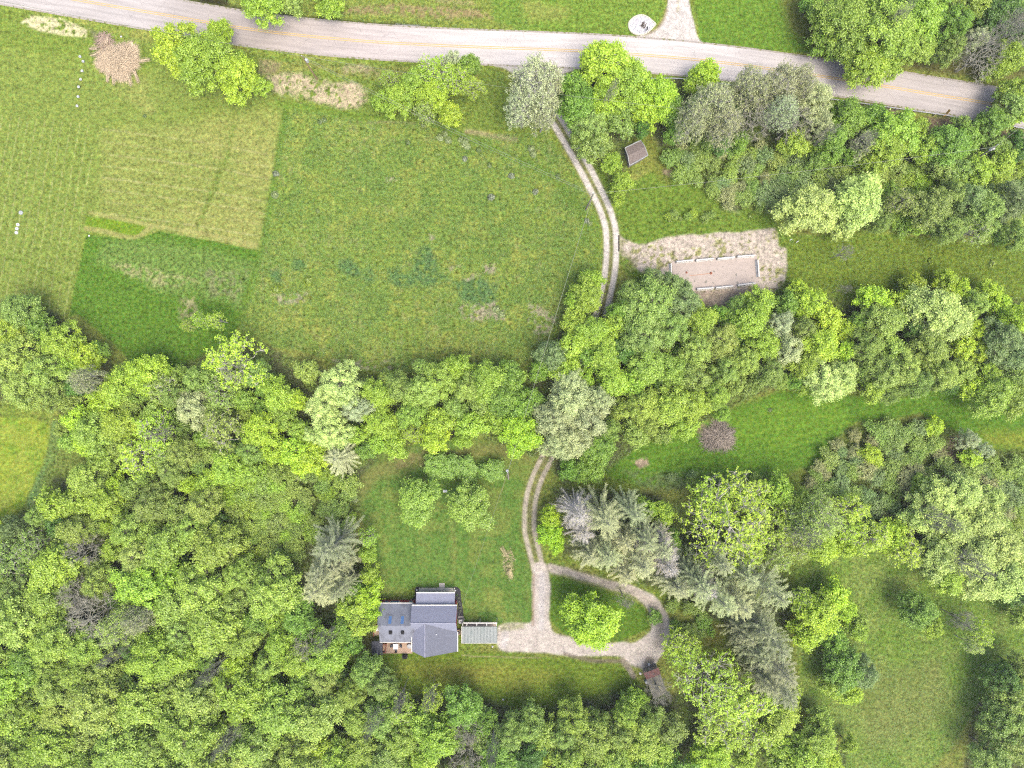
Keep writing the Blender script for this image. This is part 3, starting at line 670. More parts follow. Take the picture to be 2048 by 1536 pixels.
# left roof
zl = 5.2; yl = wy(1251.5, zl); zel = 2.75
A = (xl, yn + .2, zel); B = (xm + .5, yn + .2, zel)
r1 = hb(MB().slab([(wx(756, zel), yn + .2, zel), (wx(755, zl), yl, zl), (xm + .45, yl, zl), (xm + .45, yn + .2, zel)][::-1]).slab([(wx(757, zl), yl, zl), (wx(759.5, 2.85), ys_l - .3, 2.85), (xm + .1, ys_l - .3, 2.85), (xm + .45, yl, zl)][::-1]), 'roof', ROOF_L)
hb(MB().box(wx(756, zel), yn + .2, zel - .22, xm, yn + .34, zel + .02), 'gutter', WHITE)
hb(MB().box(wx(759.5, 2.85), ys_l - .42, 2.62, xm + .0, ys_l - .31, 2.86), 'gutter', WHITE)
for qx in (781.0, 805.5):
    zc = 4.2; c = P(qx, 1238, zc); sl_ = (zl - zel) / (yn + .2 - yl)
    def rp_(x, y, d=0.0): return (x, y, zel + (yn + .2 - y) * sl_ + d)
    x0, x1, y0, y1 = c.x - .3, c.x + .3, c.y - .6, c.y + .6
    f = MB().slab([rp_(x0 - .1, y1 + .1, .12), rp_(x0 - .1, y0 - .1, .12), rp_(x1 + .1, y0 - .1, .12), rp_(x1 + .1, y1 + .1, .12)], .14)
    fr = hb(f, 'skylight_frame', METAL)
    hb(MB().slab([rp_(x0, y1, .15), rp_(x0, y0, .15), rp_(x1, y0, .15), rp_(x1, y1, .15)], .02), 'skylight_pane', BLUE, fr)
for qx in (782.0, 806.0):
    zc = 4.1; c = P(qx, 1263, zc)
    v_ = hb(MB().box(c.x - .3, c.y - .3, zc - .4, c.x + .3, c.y + .3, zc + .75), 'roof_vent', DARK, H, .03)
# right roof
xe0, xe1 = wx(823.5, ze), wx(914, ze)
R0 = (xe0 + .1, yr, zr); R1 = (xe1, yr, zr); G0 = (xg, yr - .25, zr - .12); G1 = (xg, ys_r - .35, zr - .12)
ze2 = 3.55
SWe = (wx(824.5, ze2), ys_r - .3, ze2); SEe = (wx(914.5, ze2), ys_r - .3, ze2)
V1 = (wx(824.5, 3.9), wy(1265.5, 3.9), ze2 + .1); V2 = (wx(914.3, 3.9), wy(1265, 3.9), ze2 + .1)
nr = MB().slab([(xe0, yn + .2, ze), R0, R1, (xe1, yn + .2, ze)][::-1]); north = hb(nr, 'roof', ROOF)
sm = MB().slab([R0, (xe0, V1[1], V1[2]), G0], .1).slab([G0, (xe1, V2[1], V2[2]), R1], .1).slab([R0, G0, R1], .1); 
hb(sm, 'roof', simple('roof_shingle_south_tone', (152, 158, 178), 0.85, 0.08, 1.2, spots=((140, 146, 164), 5.0, 0.55)))  # same shingle, the south slope's light set in its colour
hb(MB().slab([G0, V1, SWe, G1], .1), 'roof', ROOF)
hb(MB().slab([G0, G1, SEe, V2], .1), 'roof', simple('roof_shingle_shade_tone', (116, 122, 138), 0.85, 0.16, 1.2, spots=((106, 110, 124), 5.0, 0.5)))  # same shingle again, this slope's shade put into a darker colour
rc = MB(); rc.tube((xe0, yr, zr + .02), (xe1, yr, zr + .02), .07, n=6); rc.tube((xg, yr - .3, zr - .08), (xg, ys_r - .35, zr - .08), .09, n=6); hb(rc, 'ridge_cap', RIDGE)
gf = MB().poly([(xe0 + .35, ys_r, 3.6), (xe1 - .35, ys_r, 3.6), (xg, ys_r, zr - .3), (xe0 + .35, ys_r + .12, 3.6), (xe1 - .35, ys_r + .12, 3.6), (xg, ys_r + .12, zr - .3)], [(0, 1, 2), (5, 4, 3), (0, 3, 4, 1), (1, 4, 5, 2), (2, 5, 3, 0)])
hb(gf, 'gable_wall', RED)
hb(MB().box(xe0, yn + .2, ze - .24, xe1, yn + .36, ze + .02), 'gutter', WHITE)
hb(MB().box(xe1 + .01, ys_r - .3, ze2 - .2, xe1 + .17, V2[1], ze2 + .02), 'gutter', WHITE)
hb(MB().box(xe0 - .14, ys_r - .3, ze2 - .2, xe0 + .0, V1[1], ze2 + .02), 'gutter', WHITE)
c = P(873, 1268, 5.2); hb(MB().tube((c.x, c.y, 4.3), (c.x, c.y, 5.5), .09), 'vent_pipe', PLASTW)
# windows on the north faces (seen only as white lintels)
for (a, b, z0, z1, dx) in ((770, 774, 1.0, 2.2, 0), (781, 797, 1.0, 2.3, 0), (819, 823, 1.0, 2.3, 0)):
    x0, x1 = wx(a, 2), wx(b, 2)
    wn = hb(MB().box(x0 - .12, yn + .005, z0, x1 + .12, yn + .14, z1), 'window', WHITE)
    hb(MB().box(x0, yn + .142, z0 + .12, x1, yn + .16, z1 - .12), 'pane', BLUE, wn)
for a, b in ((833, 836), (862, 870), (890, 902)):
    x0, x1 = wx(a, 3.9), wx(b, 3.9)
    wn = hb(MB().box(x0 - .1, yn + .0, 3.55, x1 + .1, yn + .34, 3.72), 'window', WHITE)
# porch
pz0, pz1 = 2.65, 3.5; px0, px1 = wx(832, 3), wx(909.5, 3); pyn, pys = wy(1186.5, pz0), yn + .02
hb(MB().slab([(px0, pyn, pz0), (px0, pys, pz1), (px1, pys, pz1), (px1, pyn, pz0)]), 'porch_roof', ROOF)
hb(MB().box(px0, pyn + .01, pz0 - .24, px1, pyn + .22, pz0 + .02), 'gutter', WHITE)
hb(MB().box(px0 + .2, yn + .01, 0, px1 - .2, pyn + .28, .28), 'porch_floor', simple('porch_boards', (232, 226, 200), 0.7, 0.08, 2))
for t in (0.02, .25, .5, .75, .98):
    x = px0 + .3 + (px1 - px0 - .6) * t; hb(MB().box(x - .07, pyn + .08, .28, x + .07, pyn + .22, pz0 - .25), 'porch_post', WHITE)
hb(MB().box(px0 + .3, pyn + .1, .95, px1 - .3, pyn + .2, 1.05), 'porch_rail', WHITE)
c = P(884, 1181); hb(MB().box(c.x - .55, pyn + .3, 0, c.x + .55, pyn + .3 + .9, .16), 'porch_step', CONC)
# steps and chimney base on the east side, landing on the west side
c = P(918, 1263); hb(MB().box(xr - .25, c.y - .5, 0, xr + .45, c.y + .5, .5), 'side_step', TAN)
hb(MB().box(xr - .1, c.y - .25, .502, xr + .25, c.y + .25, .56), 'door_mat', DARK)
wl_ = empty('side_landing', P(755, 1258), 'tan side landing with reddish rail at the west end of the house', 'landing')
c = P(754.5, 1258); hb(MB().box(c.x - .5, c.y - 1.1, 0, xl + .29, c.y + 1.3, .45), 'deck', TAN, wl_)
hb(MB().box(c.x - .5, c.y + 1.22, .45, xl + .2, c.y + 1.3, 1.3), 'rail', REDWOOD, wl_); hb(MB().box(c.x - .56, c.y - 1.1, .45, c.x - .5, c.y + .2, 1.2), 'rail', REDWOOD, wl_)
hb(MB().box(c.x - .15, c.y - .1, .45, c.x + .4, c.y + .9, .8), 'box', PLASTW, wl_, .05)

# mulch bed round the front, patio behind
MB_ = smooth([(824, 1201), (829, 1194), (830, 1182), (832, 1175), (838, 1173.5), (846, 1176), (860, 1177), (900, 1177), (908, 1173.5), (916, 1175), (921, 1182), (922, 1196), (925, 1215), (927, 1232), (927, 1236), (913, 1236), (913, 1200), (870, 1198)], 4, True)
def sheet(name, pts, z0, z1, m):
    q = [(P(a, b).x, P(a, b).y) for a, b in pts][::-1]
    return MB().prism(q, z0, z1).build(name, m)
tag(sheet('mulch_bed', MB_, 0.0, 0.05, MULCH), kind='structure')
tag(sheet('patio', [(764, 1283), (825, 1283), (825, 1306.5), (764, 1306.5)], 0.0, 0.10, BRICK), kind='structure')
for i, (a, b) in enumerate(((834.5, 1178.5), (911, 1179.5))):
    c = P(a, b); L_ = empty('garden_light', c, ['small white garden light at the left corner of the black mulch bed', 'small white garden light at the right corner of the black mulch bed'][i], 'garden light', 'garden lights in the mulch bed')
    hb(MB().tube((c.x, c.y, .04), (c.x, c.y, .45), .03), 'stake', GREYL, L_); hb(MB().lathe([(.04, 0), (.17, .06), (.13, .16), (.02, .2)], 12, (c.x, c.y, .42)), 'lamp_shade', PLASTW, L_)
# little plants in the mulch
def plant(px, py, r, rgb, label, cat='plant', group=None, name='garden_plant'):
    c = P(px, py); n = int(60 + 160 * r); v = rng.normal(size=(n, 3)); v /= np.linalg.norm(v, axis=1, keepdims=True); v[:, 2] = np.abs(v[:, 2])
    co, f = leaves_np(v * r * rng.uniform(.4, 1, (n, 1)) * np.array([1, 1, .8]) + [0, 0, .05], v + [0, 0, .6] + rng.normal(size=(n, 3)) * .4, r * .25 + .03)
    o = link(name, mesh_np(name, co, f, {'tint': ('FACE', 'FLOAT', rng.random(n))}), LEAF, None, c)
    o.color = (*[q * 1.25 for q in lin(rgb)], 1); return tag(o, label, cat, group)
GPL = ['plant', 'row of dark leafy plants growing in the mulch beside the right wall of the house']
for i, (a, b) in enumerate(((914, 1190), (917, 1196), (918.5, 1202), (919, 1209), (920, 1215), (921, 1221))):
    plant(a, b, .28, (104, 112, 92) if i else (96, 128, 70), 'tiny leafy plant in the row on the black mulch right of the house', 'plant', 'tiny plants in the mulch bed')
plant(873.5, 1179.5, .2, (150, 160, 120), 'tiny pale plant left of the front step in the mulch bed'); plant(893, 1179.5, .2, (150, 160, 120), 'tiny pale plant right of the front step in the mulch bed')
# air conditioner
c = P(922, 1240); ac = empty('air_conditioner', c, 'grey air conditioner with round fan on a pad beside the house', 'air conditioner')
hb(MB().box(c.x - .55, c.y - .5, 0, c.x + .5, c.y + .75, .08), 'pad', CONC, ac); hb(MB().box(c.x - .4, c.y - .4, .08, c.x + .4, c.y + .4, .9), 'casing', METAL, ac, .04)
hb(MB().lathe([(.33, .9), (.33, .94), (.26, .94), (.26, .905)], 24, (c.x, c.y, 0)), 'fan_guard', PLASTW, ac)
fn = MB(); fn.lathe([(.08, .905), (.08, .95)], 12, (c.x, c.y, 0))
for k in range(5):
    t = k * 2 * math.pi / 5; fn.poly([(c.x + .07 * math.cos(t), c.y + .07 * math.sin(t), .92), (c.x + .25 * math.cos(t), c.y + .25 * math.sin(t), .935), (c.x + .25 * math.cos(t + .6), c.y + .25 * math.sin(t + .6), .915)], [(0, 1, 2)])
hb(fn, 'fan', DARK, ac)
# patio furniture
c = P(791.5, 1293, .75); tb = empty('patio_table', (c.x, c.y, 0.1), 'white square table in the middle of the brick patio', 'table')
hb(MB().box(c.x - .52, c.y - .55, .78, c.x + .52, c.y + .55, .83), 'table_top', PLASTW, tb, .02)
for sx in (-1, 1):
    for sy in (-1, 1): hb(MB().tube((c.x + sx * .42, c.y + sy * .44, .1), (c.x + sx * .42, c.y + sy * .44, .78), .03), 'leg', METAL, tb)
def chair(px, py, rz, label):
    c = P(px, py, .4); e_ = empty('patio_chair', (c.x, c.y, .1), label, 'chair', 'chairs round the patio table', rz)
    MB().box(-.24, -.24, .38, .24, .24, .42).build('seat', BLACK, e_, .02); MB().box(-.24, .2, .44, .24, .24, .9).build('backrest', BLACK, e_, .01)
    for sx in (-1, 1):
        for sy in (-1, 1): MB().tube((sx * .2, sy * .2, 0), (sx * .2, sy * .2, .38), .018).build('leg', DARK, e_)
    return e_
chair(783.5, 1292, math.pi / 2, 'dark patio chair left of the white table'); chair(801.5, 1292, -math.pi / 2, 'dark patio chair right of the white table'); chair(792, 1301, math.pi, 'dark patio chair below the white table')
c = P(819, 1292, .3); fp = empty('fire_pit', (c.x, c.y, .1), 'round dark fire pit on the patio by the house wall', 'fire pit')
hb(MB().lathe([(.3, .1), (.43, .25), (.43, .5), (.36, .5), (.3, .3)], 24, (c.x, c.y, 0)), 'bowl', DARK, fp); hb(MB().lathe([(.16, .42), (.12, .5)], 16, (c.x, c.y, 0)), 'lid', BLACK, fp)
hb(MB().lathe([(.45, .47), (.47, .5), (.43, .52)], 24, (c.x, c.y, 0)), 'rim', METAL, fp)
c = P(811, 1311); gr = empty('grill', c, 'black covered grill on the grass at the edge of the patio', 'grill')
hb(MB().box(c.x - .45, c.y - .3, .0, c.x + .45, c.y + .3, .8), 'cabinet', BLACK, gr, .03); hb(MB().box(c.x - .4, c.y - .32, .8, c.x + .4, c.y + .32, 1.1), 'lid', DARK, gr, .12); hb(MB().box(c.x - .6, c.y - .22, .74, c.x - .46, c.y + .22, .78), 'side_shelf', BLACK, gr)
c = P(770.5, 1295, .5); sw = empty('garden_swing', (c.x, c.y, .1), 'red framed slatted bench standing beside the dark canopy on the patio', 'bench', None, math.radians(-8))
MB().box(-.45, -.75, .4, .1, .75, .46).build('seat', simple('tan_slats', (214, 176, 140), .8, .1, 4), sw)
bk = MB()
for k in range(6): bk.box(.12, -.75 + k * .27, .5, .18, -.62 + k * .27, 1.0)
bk.build('backrest', REDWOOD, sw)
MB().box(-.5, -.86, .3, .2, -.78, .95).box(-.5, .78, .3, .2, .86, .95).box(.2, -.86, .95, .28, .86, 1.03).box(-.56, -.86, .36, -.5, .86, .42).build('frame', REDWOOD, sw)
for sx in (-.4, .12):
    for sy in (-.8, .8): MB().box(sx - .04, sy - .04, 0, sx + .04, sy + .04, .4).build('leg', REDWOOD, sw)
# dark canopy shelter
z = 2.2; cx = [P(743, 1283, z), P(765, 1282, z), P(765, 1310, z), P(743.5, 1310.5, z)]
gz = empty('canopy_shelter', P(754, 1297), 'dark blue grey canopy shelter at the left end of the patio', 'shelter')
m_ = [(a.x, a.y) for a in cx]; ccx = sum(a for a, b in m_) / 4; ccy = sum(b for a, b in m_) / 4
pk0 = (ccx, ccy + .4, 2.55); pk1 = (ccx, ccy - .4, 2.55)
q = [(a, b, z) for a, b in m_]
hb(MB().slab([q[0], pk0, q[1]][::1][::-1], .05).slab([q[1], pk0, pk1, q[2]][::-1], .05).slab([q[2], pk1, q[3]][::-1], .05).slab([q[3], pk1, pk0, q[0]][::-1], .05), 'canopy', BLACK, gz)
for a, b in m_: hb(MB().tube((a + (ccx - a) * .1, b + (ccy - b) * .08, 0), (a + (ccx - a) * .1, b + (ccy - b) * .08, z), .05), 'post', DARK, gz)
c = P(754.5, 1305, 2.4); hb(MB().tube((c.x, c.y + .7, 2.62), (c.x, c.y - .75, 2.3), .035), 'ridge_pole', PLASTW, gz)

# ------------------------------------------------------------------ carport
cz = 2.5; cp = empty('carport', P(960, 1269), 'open carport with pale green grey roof between house and driveway', 'carport')
x0, x1 = wx(924.5, cz), wx(994.5, cz); yn_, ys_ = wy(1252, cz), wy(1286.5, cz)
hb(MB().slab([(x0, yn_, 2.85), (x0, ys_, 2.45), (x1, ys_, 2.45), (x1, yn_, 2.85)], .1), 'roof', GREENROOF, cp)
rb = MB()
for k in range(24):
    x = x0 + .15 + (x1 - x0 - .3) * k / 23; rb.poly([(x - .03, yn_, 2.855), (x + .03, yn_, 2.855), (x + .03, ys_, 2.455), (x - .03, ys_, 2.455), (x, yn_, 2.9), (x, ys_, 2.5)], [(0, 3, 5, 4), (4, 5, 2, 1), (0, 4, 1), (3, 2, 5)])
hb(rb, 'roof_rib', GREENROOF, cp)
yb = wy(1246.5, 2.6)
fr = MB(); fr.box(x0 + .3, yb, 2.6, x1, yb + .16, 2.72).box(x0, ys_ - .06, 2.2, x1, ys_ - .005, 2.44)
for t in (.0, .12, .41, .7, .985):
    x = x0 + .12 + (x1 - x0 - .15) * t; fr.box(x - .05, yn_ + .01, 2.58, x + .05, yb, 2.7)
hb(fr, 'white_beam', WHITE, cp)
hb(MB().box(x0 - .14, ys_, 2.3, x0 - .01, yn_, 2.6), 'white_rail', WHITE, cp)
for a in (x0 + .2, (x0 + x1) / 2, x1 - .1):
    for b in (yb + .045, ys_ + .15): hb(MB().box(a - .07, b - .07, 0, a + .07, b + .07, 2.4), 'post', WHITE, cp)
tag(sheet('carport_floor', [(928, 1244), (992, 1244), (991, 1284), (929, 1284)], 0, .06, simple('carport_slab', (226, 204, 180), .9, .1, 2)), kind='structure')

# ------------------------------------------------------------------ slab and its barriers
tag(sheet('concrete_slab', [(1343, 523), (1514, 513), (1517, 570), (1352, 583)], 0, .03, SLABM), kind='structure')
def barrier(ax, ay, bx, by, label):
    a = P(ax, ay, .4); b = P(bx, by, .4); c = (a + b) / 2; L_ = (b - a).length; rz = math.atan2((b - a).y, (b - a).x)
    e_ = empty('concrete_barrier', (c.x, c.y, 0), label, 'barrier', 'white concrete barriers round the slab', rz)
    pf = [(-.31, 0), (.31, 0), (.31, .08), (.17, .30), (.12, .80), (-.12, .80), (-.17, .30), (-.31, .08)]
    n = len(pf); v = [(-L_ / 2 + .02, y, z) for y, z in pf] + [(L_ / 2 - .02, y, z) for y, z in pf]
    MB().poly(v, [tuple(reversed(range(n))), tuple(range(n, 2 * n))] + [(i, (i + 1) % n, n + (i + 1) % n, n + i) for i in range(n)]).build('barrier_body', PAINTW, e_, .03)
    for s_ in (-1, 1):
        MB().tube((s_ * (L_ / 2 - .02), 0, .62), (s_ * (L_ / 2 + .05), 0, .62), .05).build('loop', METAL, e_)
O_ = ['leftmost', 'second from left', 'third from left', 'rightmost']
for i, (a, b, c_, d) in enumerate(((1352, 524, 1387, 520.5), (1391.5, 521, 1427, 517.5), (1434, 518, 1469, 514.5), (1474, 513.5, 1509.5, 511))):
    barrier(a, b, c_, d, f'white concrete barrier, {O_[i]} in the upper row along the slab')
for i, (a, b, c_, d) in enumerate(((1393, 578.5, 1427.5, 576), (1431, 576, 1466, 572.5), (1475, 571, 1510, 566.5))):
    barrier(a, b, c_, d, f'white concrete barrier, {["leftmost visible", "middle", "rightmost"][i]} in the lower row along the slab')
barrier(1341.5, 527, 1342, 551, 'white concrete barrier closing the left end of the slab, partly under a tree'); barrier(1514.5, 520, 1517, 554, 'white concrete barrier closing the right end of the slab')
for i, (a, b, r) in enumerate(((1373, 545, .22), (1422, 546.5, .28))):
    c = P(a, b); k_ = empty('iron_stub', c, ['small rusty iron stub at the left of the slab', 'larger rusty iron stub near the middle of the slab'][i], 'iron stub')
    hb(MB().lathe([(r, .03), (r * .8, .12), (r * .35, .14), (r * .35, .4), (r * .2, .42)], 12, (c.x, c.y, 0)), 'base', RUSTW, k_); hb(MB().box(c.x - r * .5, c.y - .05, .42, c.x + r * .5, c.y + .05, .5), 'handle', RUSTW, k_)
tag(sheet('rust_stain', [(1378, 550.5), (1400, 548.5), (1420, 546), (1420, 547.6), (1400, 550), (1380, 552)], .03, .034, simple('rust_streak', (206, 164, 136), .95, .1, 3)), kind='structure')
# ------------------------------------------------------------------ sheds
def shed(name, label, pts, ze_, zr_, roofm, wallm, along, trim=None, over=.25):
    q = [P(a, b, ze_) for a, b in pts]; c = sum(q, Vector()) / 4
    e_ = empty(name, (c.x, c.y, 0), label, 'shed')
    inn = [(c + (p - c) * (1 - over / (p - c).length)) for p in q]
    hb(MB().prism([(p.x, p.y) for p in inn][::-1], 0, ze_ - .05), 'wall', wallm, e_)
    if along == 0: r0 = (q[0] + q[3]) / 2; r1 = (q[1] + q[2]) / 2
    else: r0 = (q[0] + q[1]) / 2; r1 = (q[3] + q[2]) / 2
    r0.z = r1.z = zr_
    fs = ([q[0], r0, r1, q[1]], [r0, q[3], q[2], r1]) if along == 0 else ([q[0], q[3], r1, r0], [r0, r1, q[2], q[1]])
    m = MB()
    for f in fs: m.slab(f, .08)
    hb(m, 'roof', roofm, e_)
    if trim:
        t = MB()
        for i in range(4):
            a, b = q[i], q[(i + 1) % 4]
            if (along == 0) == (i % 2 == 0): t.tube(a, b, .09, n=6)
            else:
                mm = (a + b) / 2; mm.z = zr_; t.tube(a, mm, .07, n=6); t.tube(mm, b, .07, n=6)
        hb(t, 'fascia', trim, e_)
    d = (inn[2] - inn[3]); m0 = inn[3] + d * .35; m1 = inn[3] + d * .65; nrm = Vector((d.y, -d.x, 0)).normalized()
    if (m0 - c).dot(nrm) < 0: nrm = -nrm
    hb(MB().poly([(*(m0 + nrm * .01).xy, .02), (*(m1 + nrm * .01).xy, .02), (*(m1 + nrm * .05).xy, .02), (*(m0 + nrm * .05).xy, .02), (*(m0 + nrm * .01).xy, 1.9), (*(m1 + nrm * .01).xy, 1.9), (*(m1 + nrm * .05).xy, 1.9), (*(m0 + nrm * .05).xy, 1.9)],
        [(3, 2, 1, 0), (4, 5, 6, 7), (0, 1, 5, 4), (1, 2, 6, 5), (2, 3, 7, 6), (3, 0, 4, 7)]), 'door', GREYWOOD, e_)
    return e_
shed('garden_shed', 'small shed with brown shingle roof and grey edging beside the tree row', [(1250, 295.5), (1281.5, 280.5), (1296, 310.5), (1259, 331)], 2.2, 2.75, BROWNROOF, GREYWOOD, 0, GREYL)
e_ = shed('old_shed', 'old shed with rusty red front roof and grey mossy rear roof below the gravel loop', [(1288, 1346), (1317, 1335), (1333, 1385), (1307, 1398)], 2.3, 2.6, GREYROOF, GREYWOOD, 1)
q = [P(1287, 1346, 2.75), P(1317, 1335, 2.75), P(1321, 1348, 2.75), P(1293, 1359, 2.75)]
m_ = (q[0] + q[1]) / 2; m_.z += .22; m2_ = (q[3] + q[2]) / 2; m2_.z += .22
hb(MB().slab([q[0], q[3], m2_, m_], .06).slab([m_, m2_, q[2], q[1]], .06), 'rusty_roof', RUST, e_)
c = P(1291.5, 1361); tag(MB().lathe([(.3, 0), (.34, .5), (.3, .9), (.1, .95)], 16, (0, 0, 0)).build('barrel', PLASTW, None, 0, c), 'white barrel standing against the left wall of the old shed', 'barrel')
for i, (a, b) in enumerate(((1280.5, 1346.5), (1300, 1341), (1302.5, 1339), (1298, 1328))):
    c = P(a, b); m = MB().lathe([(.1, 0), (.26, .06), (.24, .2), (.1, .28)], 8); m.v = [(x * (1 + .2 * rnd.random()), y * (1 + .2 * rnd.random()), z_) for x, y, z_ in m.v]
    tag(m.build('stone', STONEW, None, 0, c), ['white stone lying alone left of the old shed', 'white stone touching the upper edge of the old shed roof', 'white stone at the upper right of the pair by the old shed', 'white stone on the gravel above the old shed'][i], 'stone')

# ------------------------------------------------------------------ stone ring island by the road
ISL = smooth([(1257, 50), (1260, 42), (1268, 35), (1278, 31), (1288, 31.5), (1297, 36), (1305, 43), (1311, 49), (1305, 56), (1297, 64), (1288, 69), (1278, 70), (1268, 68), (1260, 61)], 3, True)
isl = empty('stone_island', P(1283, 50), 'white stone island with brown stump beside the upper gravel drive', 'stone island')
hb(MB().prism([(P(a, b).x, P(a, b).y) for a, b in ISL][::-1], 0, .12), 'gravel_bed', STONEW, isl)
em = MB(); n = len(ISL)
for i in range(n):
    a = P(*ISL[i]); b = P(*ISL[(i + 1) % n]); d = (b - a); em.tube((a.x, a.y, .12), (a.x + d.x * .9, a.y + d.y * .9, .12), .14 + .03 * rnd.random(), n=7)
hb(em, 'edging', simple('pale_edging', (240, 238, 214), .8, .1, 3), isl)
pb = MB()
for k in range(420):
    a, b = 1283 + rnd.uniform(-24, 24), 50 + rnd.uniform(-18, 18)
    if ((a - 1282) / 23) ** 2 + ((b - 50) / 16.5) ** 2 > 1: continue
    c = P(a, b); r = rnd.uniform(.05, .14); pb.lathe([(r * .7, 0), (r, r * .4), (r * .5, r * .9)], 6, (c.x, c.y, .12))
hb(pb, 'pebble', simple('pebbles', (226, 226, 232), .9, .35, 5), isl)
c = P(1285, 53); st = MB()
for k in range(14):
    a = rnd.uniform(0, 6.28); r = rnd.uniform(.1, .5); st.tube((c.x + r * math.cos(a), c.y + r * math.sin(a), .1), (c.x + 1.5 * r * math.cos(a + .3), c.y + 1.5 * r * math.sin(a + .3), .3 + .5 * rnd.random()), .12, .05, 6)
hb(st, 'stump', simple('stump_wood', (120, 100, 82), .9, .35, 4), isl)
c = P(1292, 62.5); mbx = empty('mailbox', c, 'black mailbox on a post at the edge of the white stone island', 'mailbox')
hb(MB().box(c.x - .05, c.y - .05, 0, c.x + .05, c.y + .05, 1.05), 'post', GREYWOOD, mbx); m = MB(); m.box(c.x - .11, c.y - .26, 1.05, c.x + .11, c.y + .26, 1.2); m.tube((c.x, c.y - .26, 1.2), (c.x, c.y + .26, 1.2), .11, n=14); hb(m, 'box', DARK, mbx); hb(MB().box(c.x + .115, c.y, 1.2, c.x + .13, c.y + .03, 1.42), 'flag', RED, mbx)

# ------------------------------------------------------------------ guard rail and sign
GR = smooth([(1120, 149.5), (1150, 151.5), (1250, 157), (1345, 156), (1400, 161), (1450, 167.5), (1560, 184), (1711, 204), (1780, 214), (1830, 221), (1885, 229), (1950, 240), (2048, 256), (2200, 284)], 8)
zt = .7; pts = [P(a, b, zt) for a, b in GR]
gr = empty('guard_rail', P(1600, 190), 'long white steel guard rail along the lower edge of the road', 'guard rail')
v = []; f = []; pf = [(-.02, .52), (.05, .56), (-.02, .61), (.05, .66), (-.02, .70), (-.05, .70), (-.05, .52)]
for i, p in enumerate(pts):
    d = (pts[min(i + 1, len(pts) - 1)] - pts[max(i - 1, 0)]).normalized(); nn = Vector((-d.y, d.x, 0))
    for o_, z_ in pf: v.append((p.x + nn.x * o_ * 1.6, p.y + nn.y * o_ * 1.6, z_))
k = len(pf)
for i in range(len(pts) - 1):
    for j in range(k): f.append((i * k + j, i * k + (j + 1) % k, (i + 1) * k + (j + 1) % k, (i + 1) * k + j))
hb(MB().poly(v, f), 'rail', GALV, gr)
acc = 0; last = pts[0]
for i in range(1, len(pts)):
    acc += (pts[i] - last).length; last = pts[i]
    if acc > 3.4:
        acc = 0; p = pts[i]; hb(MB().box(p.x - .09, p.y - .24, 0, p.x + .09, p.y - .09, .72), 'post', GREYWOOD, gr)
c = P(1884, 232, 0); sg = empty('road_sign', c, 'orange yellow diamond curve sign behind the guard rail', 'sign')
hb(MB().tube((c.x, c.y, 0), (c.x, c.y, 2.2), .04), 'post', GALV, sg)
c2 = Vector((c.x, c.y, 1.9)); nn = Vector((-.75, .3, .12)).normalized(); ux = Vector((nn.y, -nn.x, 0)).normalized(); uz = nn.cross(ux)
def quad(cen, r, t): 
    a = [cen + ux * r, cen + uz * r, cen - ux * r, cen - uz * r]; return MB().poly([x + nn * t for x in a] + [x for x in a], [(0, 1, 2, 3), (7, 6, 5, 4), (0, 4, 5, 1), (1, 5, 6, 2), (2, 6, 7, 3), (3, 7, 4, 0)])
hb(quad(c2 + nn * .05, .62, .02), 'sign_panel', ORANGE, sg)
ar = MB(); cc = c2 + nn * .075
def q3(a, b, w__): 
    d = (b - a).normalized(); s_ = nn.cross(d) * w__; return ar.poly([a - s_, a + s_, b + s_, b - s_], [(0, 1, 2, 3)])
q3(cc - uz * .3, cc + uz * .05, .045); q3(cc + uz * .02 - ux * .02, cc + uz * .22 + ux * .2, .045)
hb(ar, 'arrow', DARK, sg)
for k_ in (0, 1):
    b_ = c + Vector((.25 - .8 * k_ * .4, -.25 * k_, 0)); 
hb(MB().box(c.x - .5, c.y - .5, .9, c.x - .1, c.y - .46, 1.5), 'marker_plate', ORANGE, sg)

# ------------------------------------------------------------------ poles and wires
def pole(bx, by, tx, ty, h, label, wood=WOODP, xarm=None, trans=True, extra=None):
    b = P(bx, by); t = P(tx, ty, h); e_ = empty('utility_pole', b, label, 'utility pole')
    hb(MB().tube(b, t, .17, .11, 10), 'pole', wood, e_)
    if trans is not None:
        c = t + Vector((.42, -.05, -1.5)) if trans is True else t + Vector((*trans, -1.2))
        hb(MB().lathe([(.24, -.5), (.27, -.45), (.27, .42), (.2, .5), (.05, .53)], 14, c), 'transformer', PLASTW, e_)
        hb(MB().tube(c + Vector((0, 0, .5)), c + Vector((.05, .05, .85)), .04, .03, 6), 'bushing', GREYL, e_)
        hb(MB().tube(c + Vector((0, 0, .1)), Vector((t.x + (b.x - t.x) * .1, t.y + (b.y - t.y) * .1, c.z + .1)), .04, n=6), 'bracket', GALV, e_)
    if xarm:
        d = Vector((math.cos(xarm), math.sin(xarm), 0)); hb(MB().tube(t - d * .9 + Vector((0, 0, -.3)), t + d * .9 + Vector((0, 0, -.3)), .07, n=6), 'crossarm', GREYWOOD, e_)
        for s_ in (-.8, 0.01, .8): hb(MB().lathe([(.05, 0), (.08, .08), (.05, .2)], 10, t + d * s_ + Vector((0, 0, -.25))), 'insulator', PLASTW, e_)
    else: hb(MB().lathe([(.06, 0), (.1, .1), (.06, .24)], 10, t), 'insulator', PLASTW, e_)
    return t
tA = pole(634, 158, 604, 112, 11.5, 'leaning wooden utility pole with white transformer on the dry bank by the road')
tB = pole(1172, 419, 1187, 387, 10, 'grey utility pole beside the gravel track in the middle of the meadow edge', GREYWOOD, None, None)
tC = pole(1932, 330, 1990, 294, 11.5, 'grey utility pole with crossarm standing in the trees at the upper right', GREYWOOD, .7, (.35, .1))
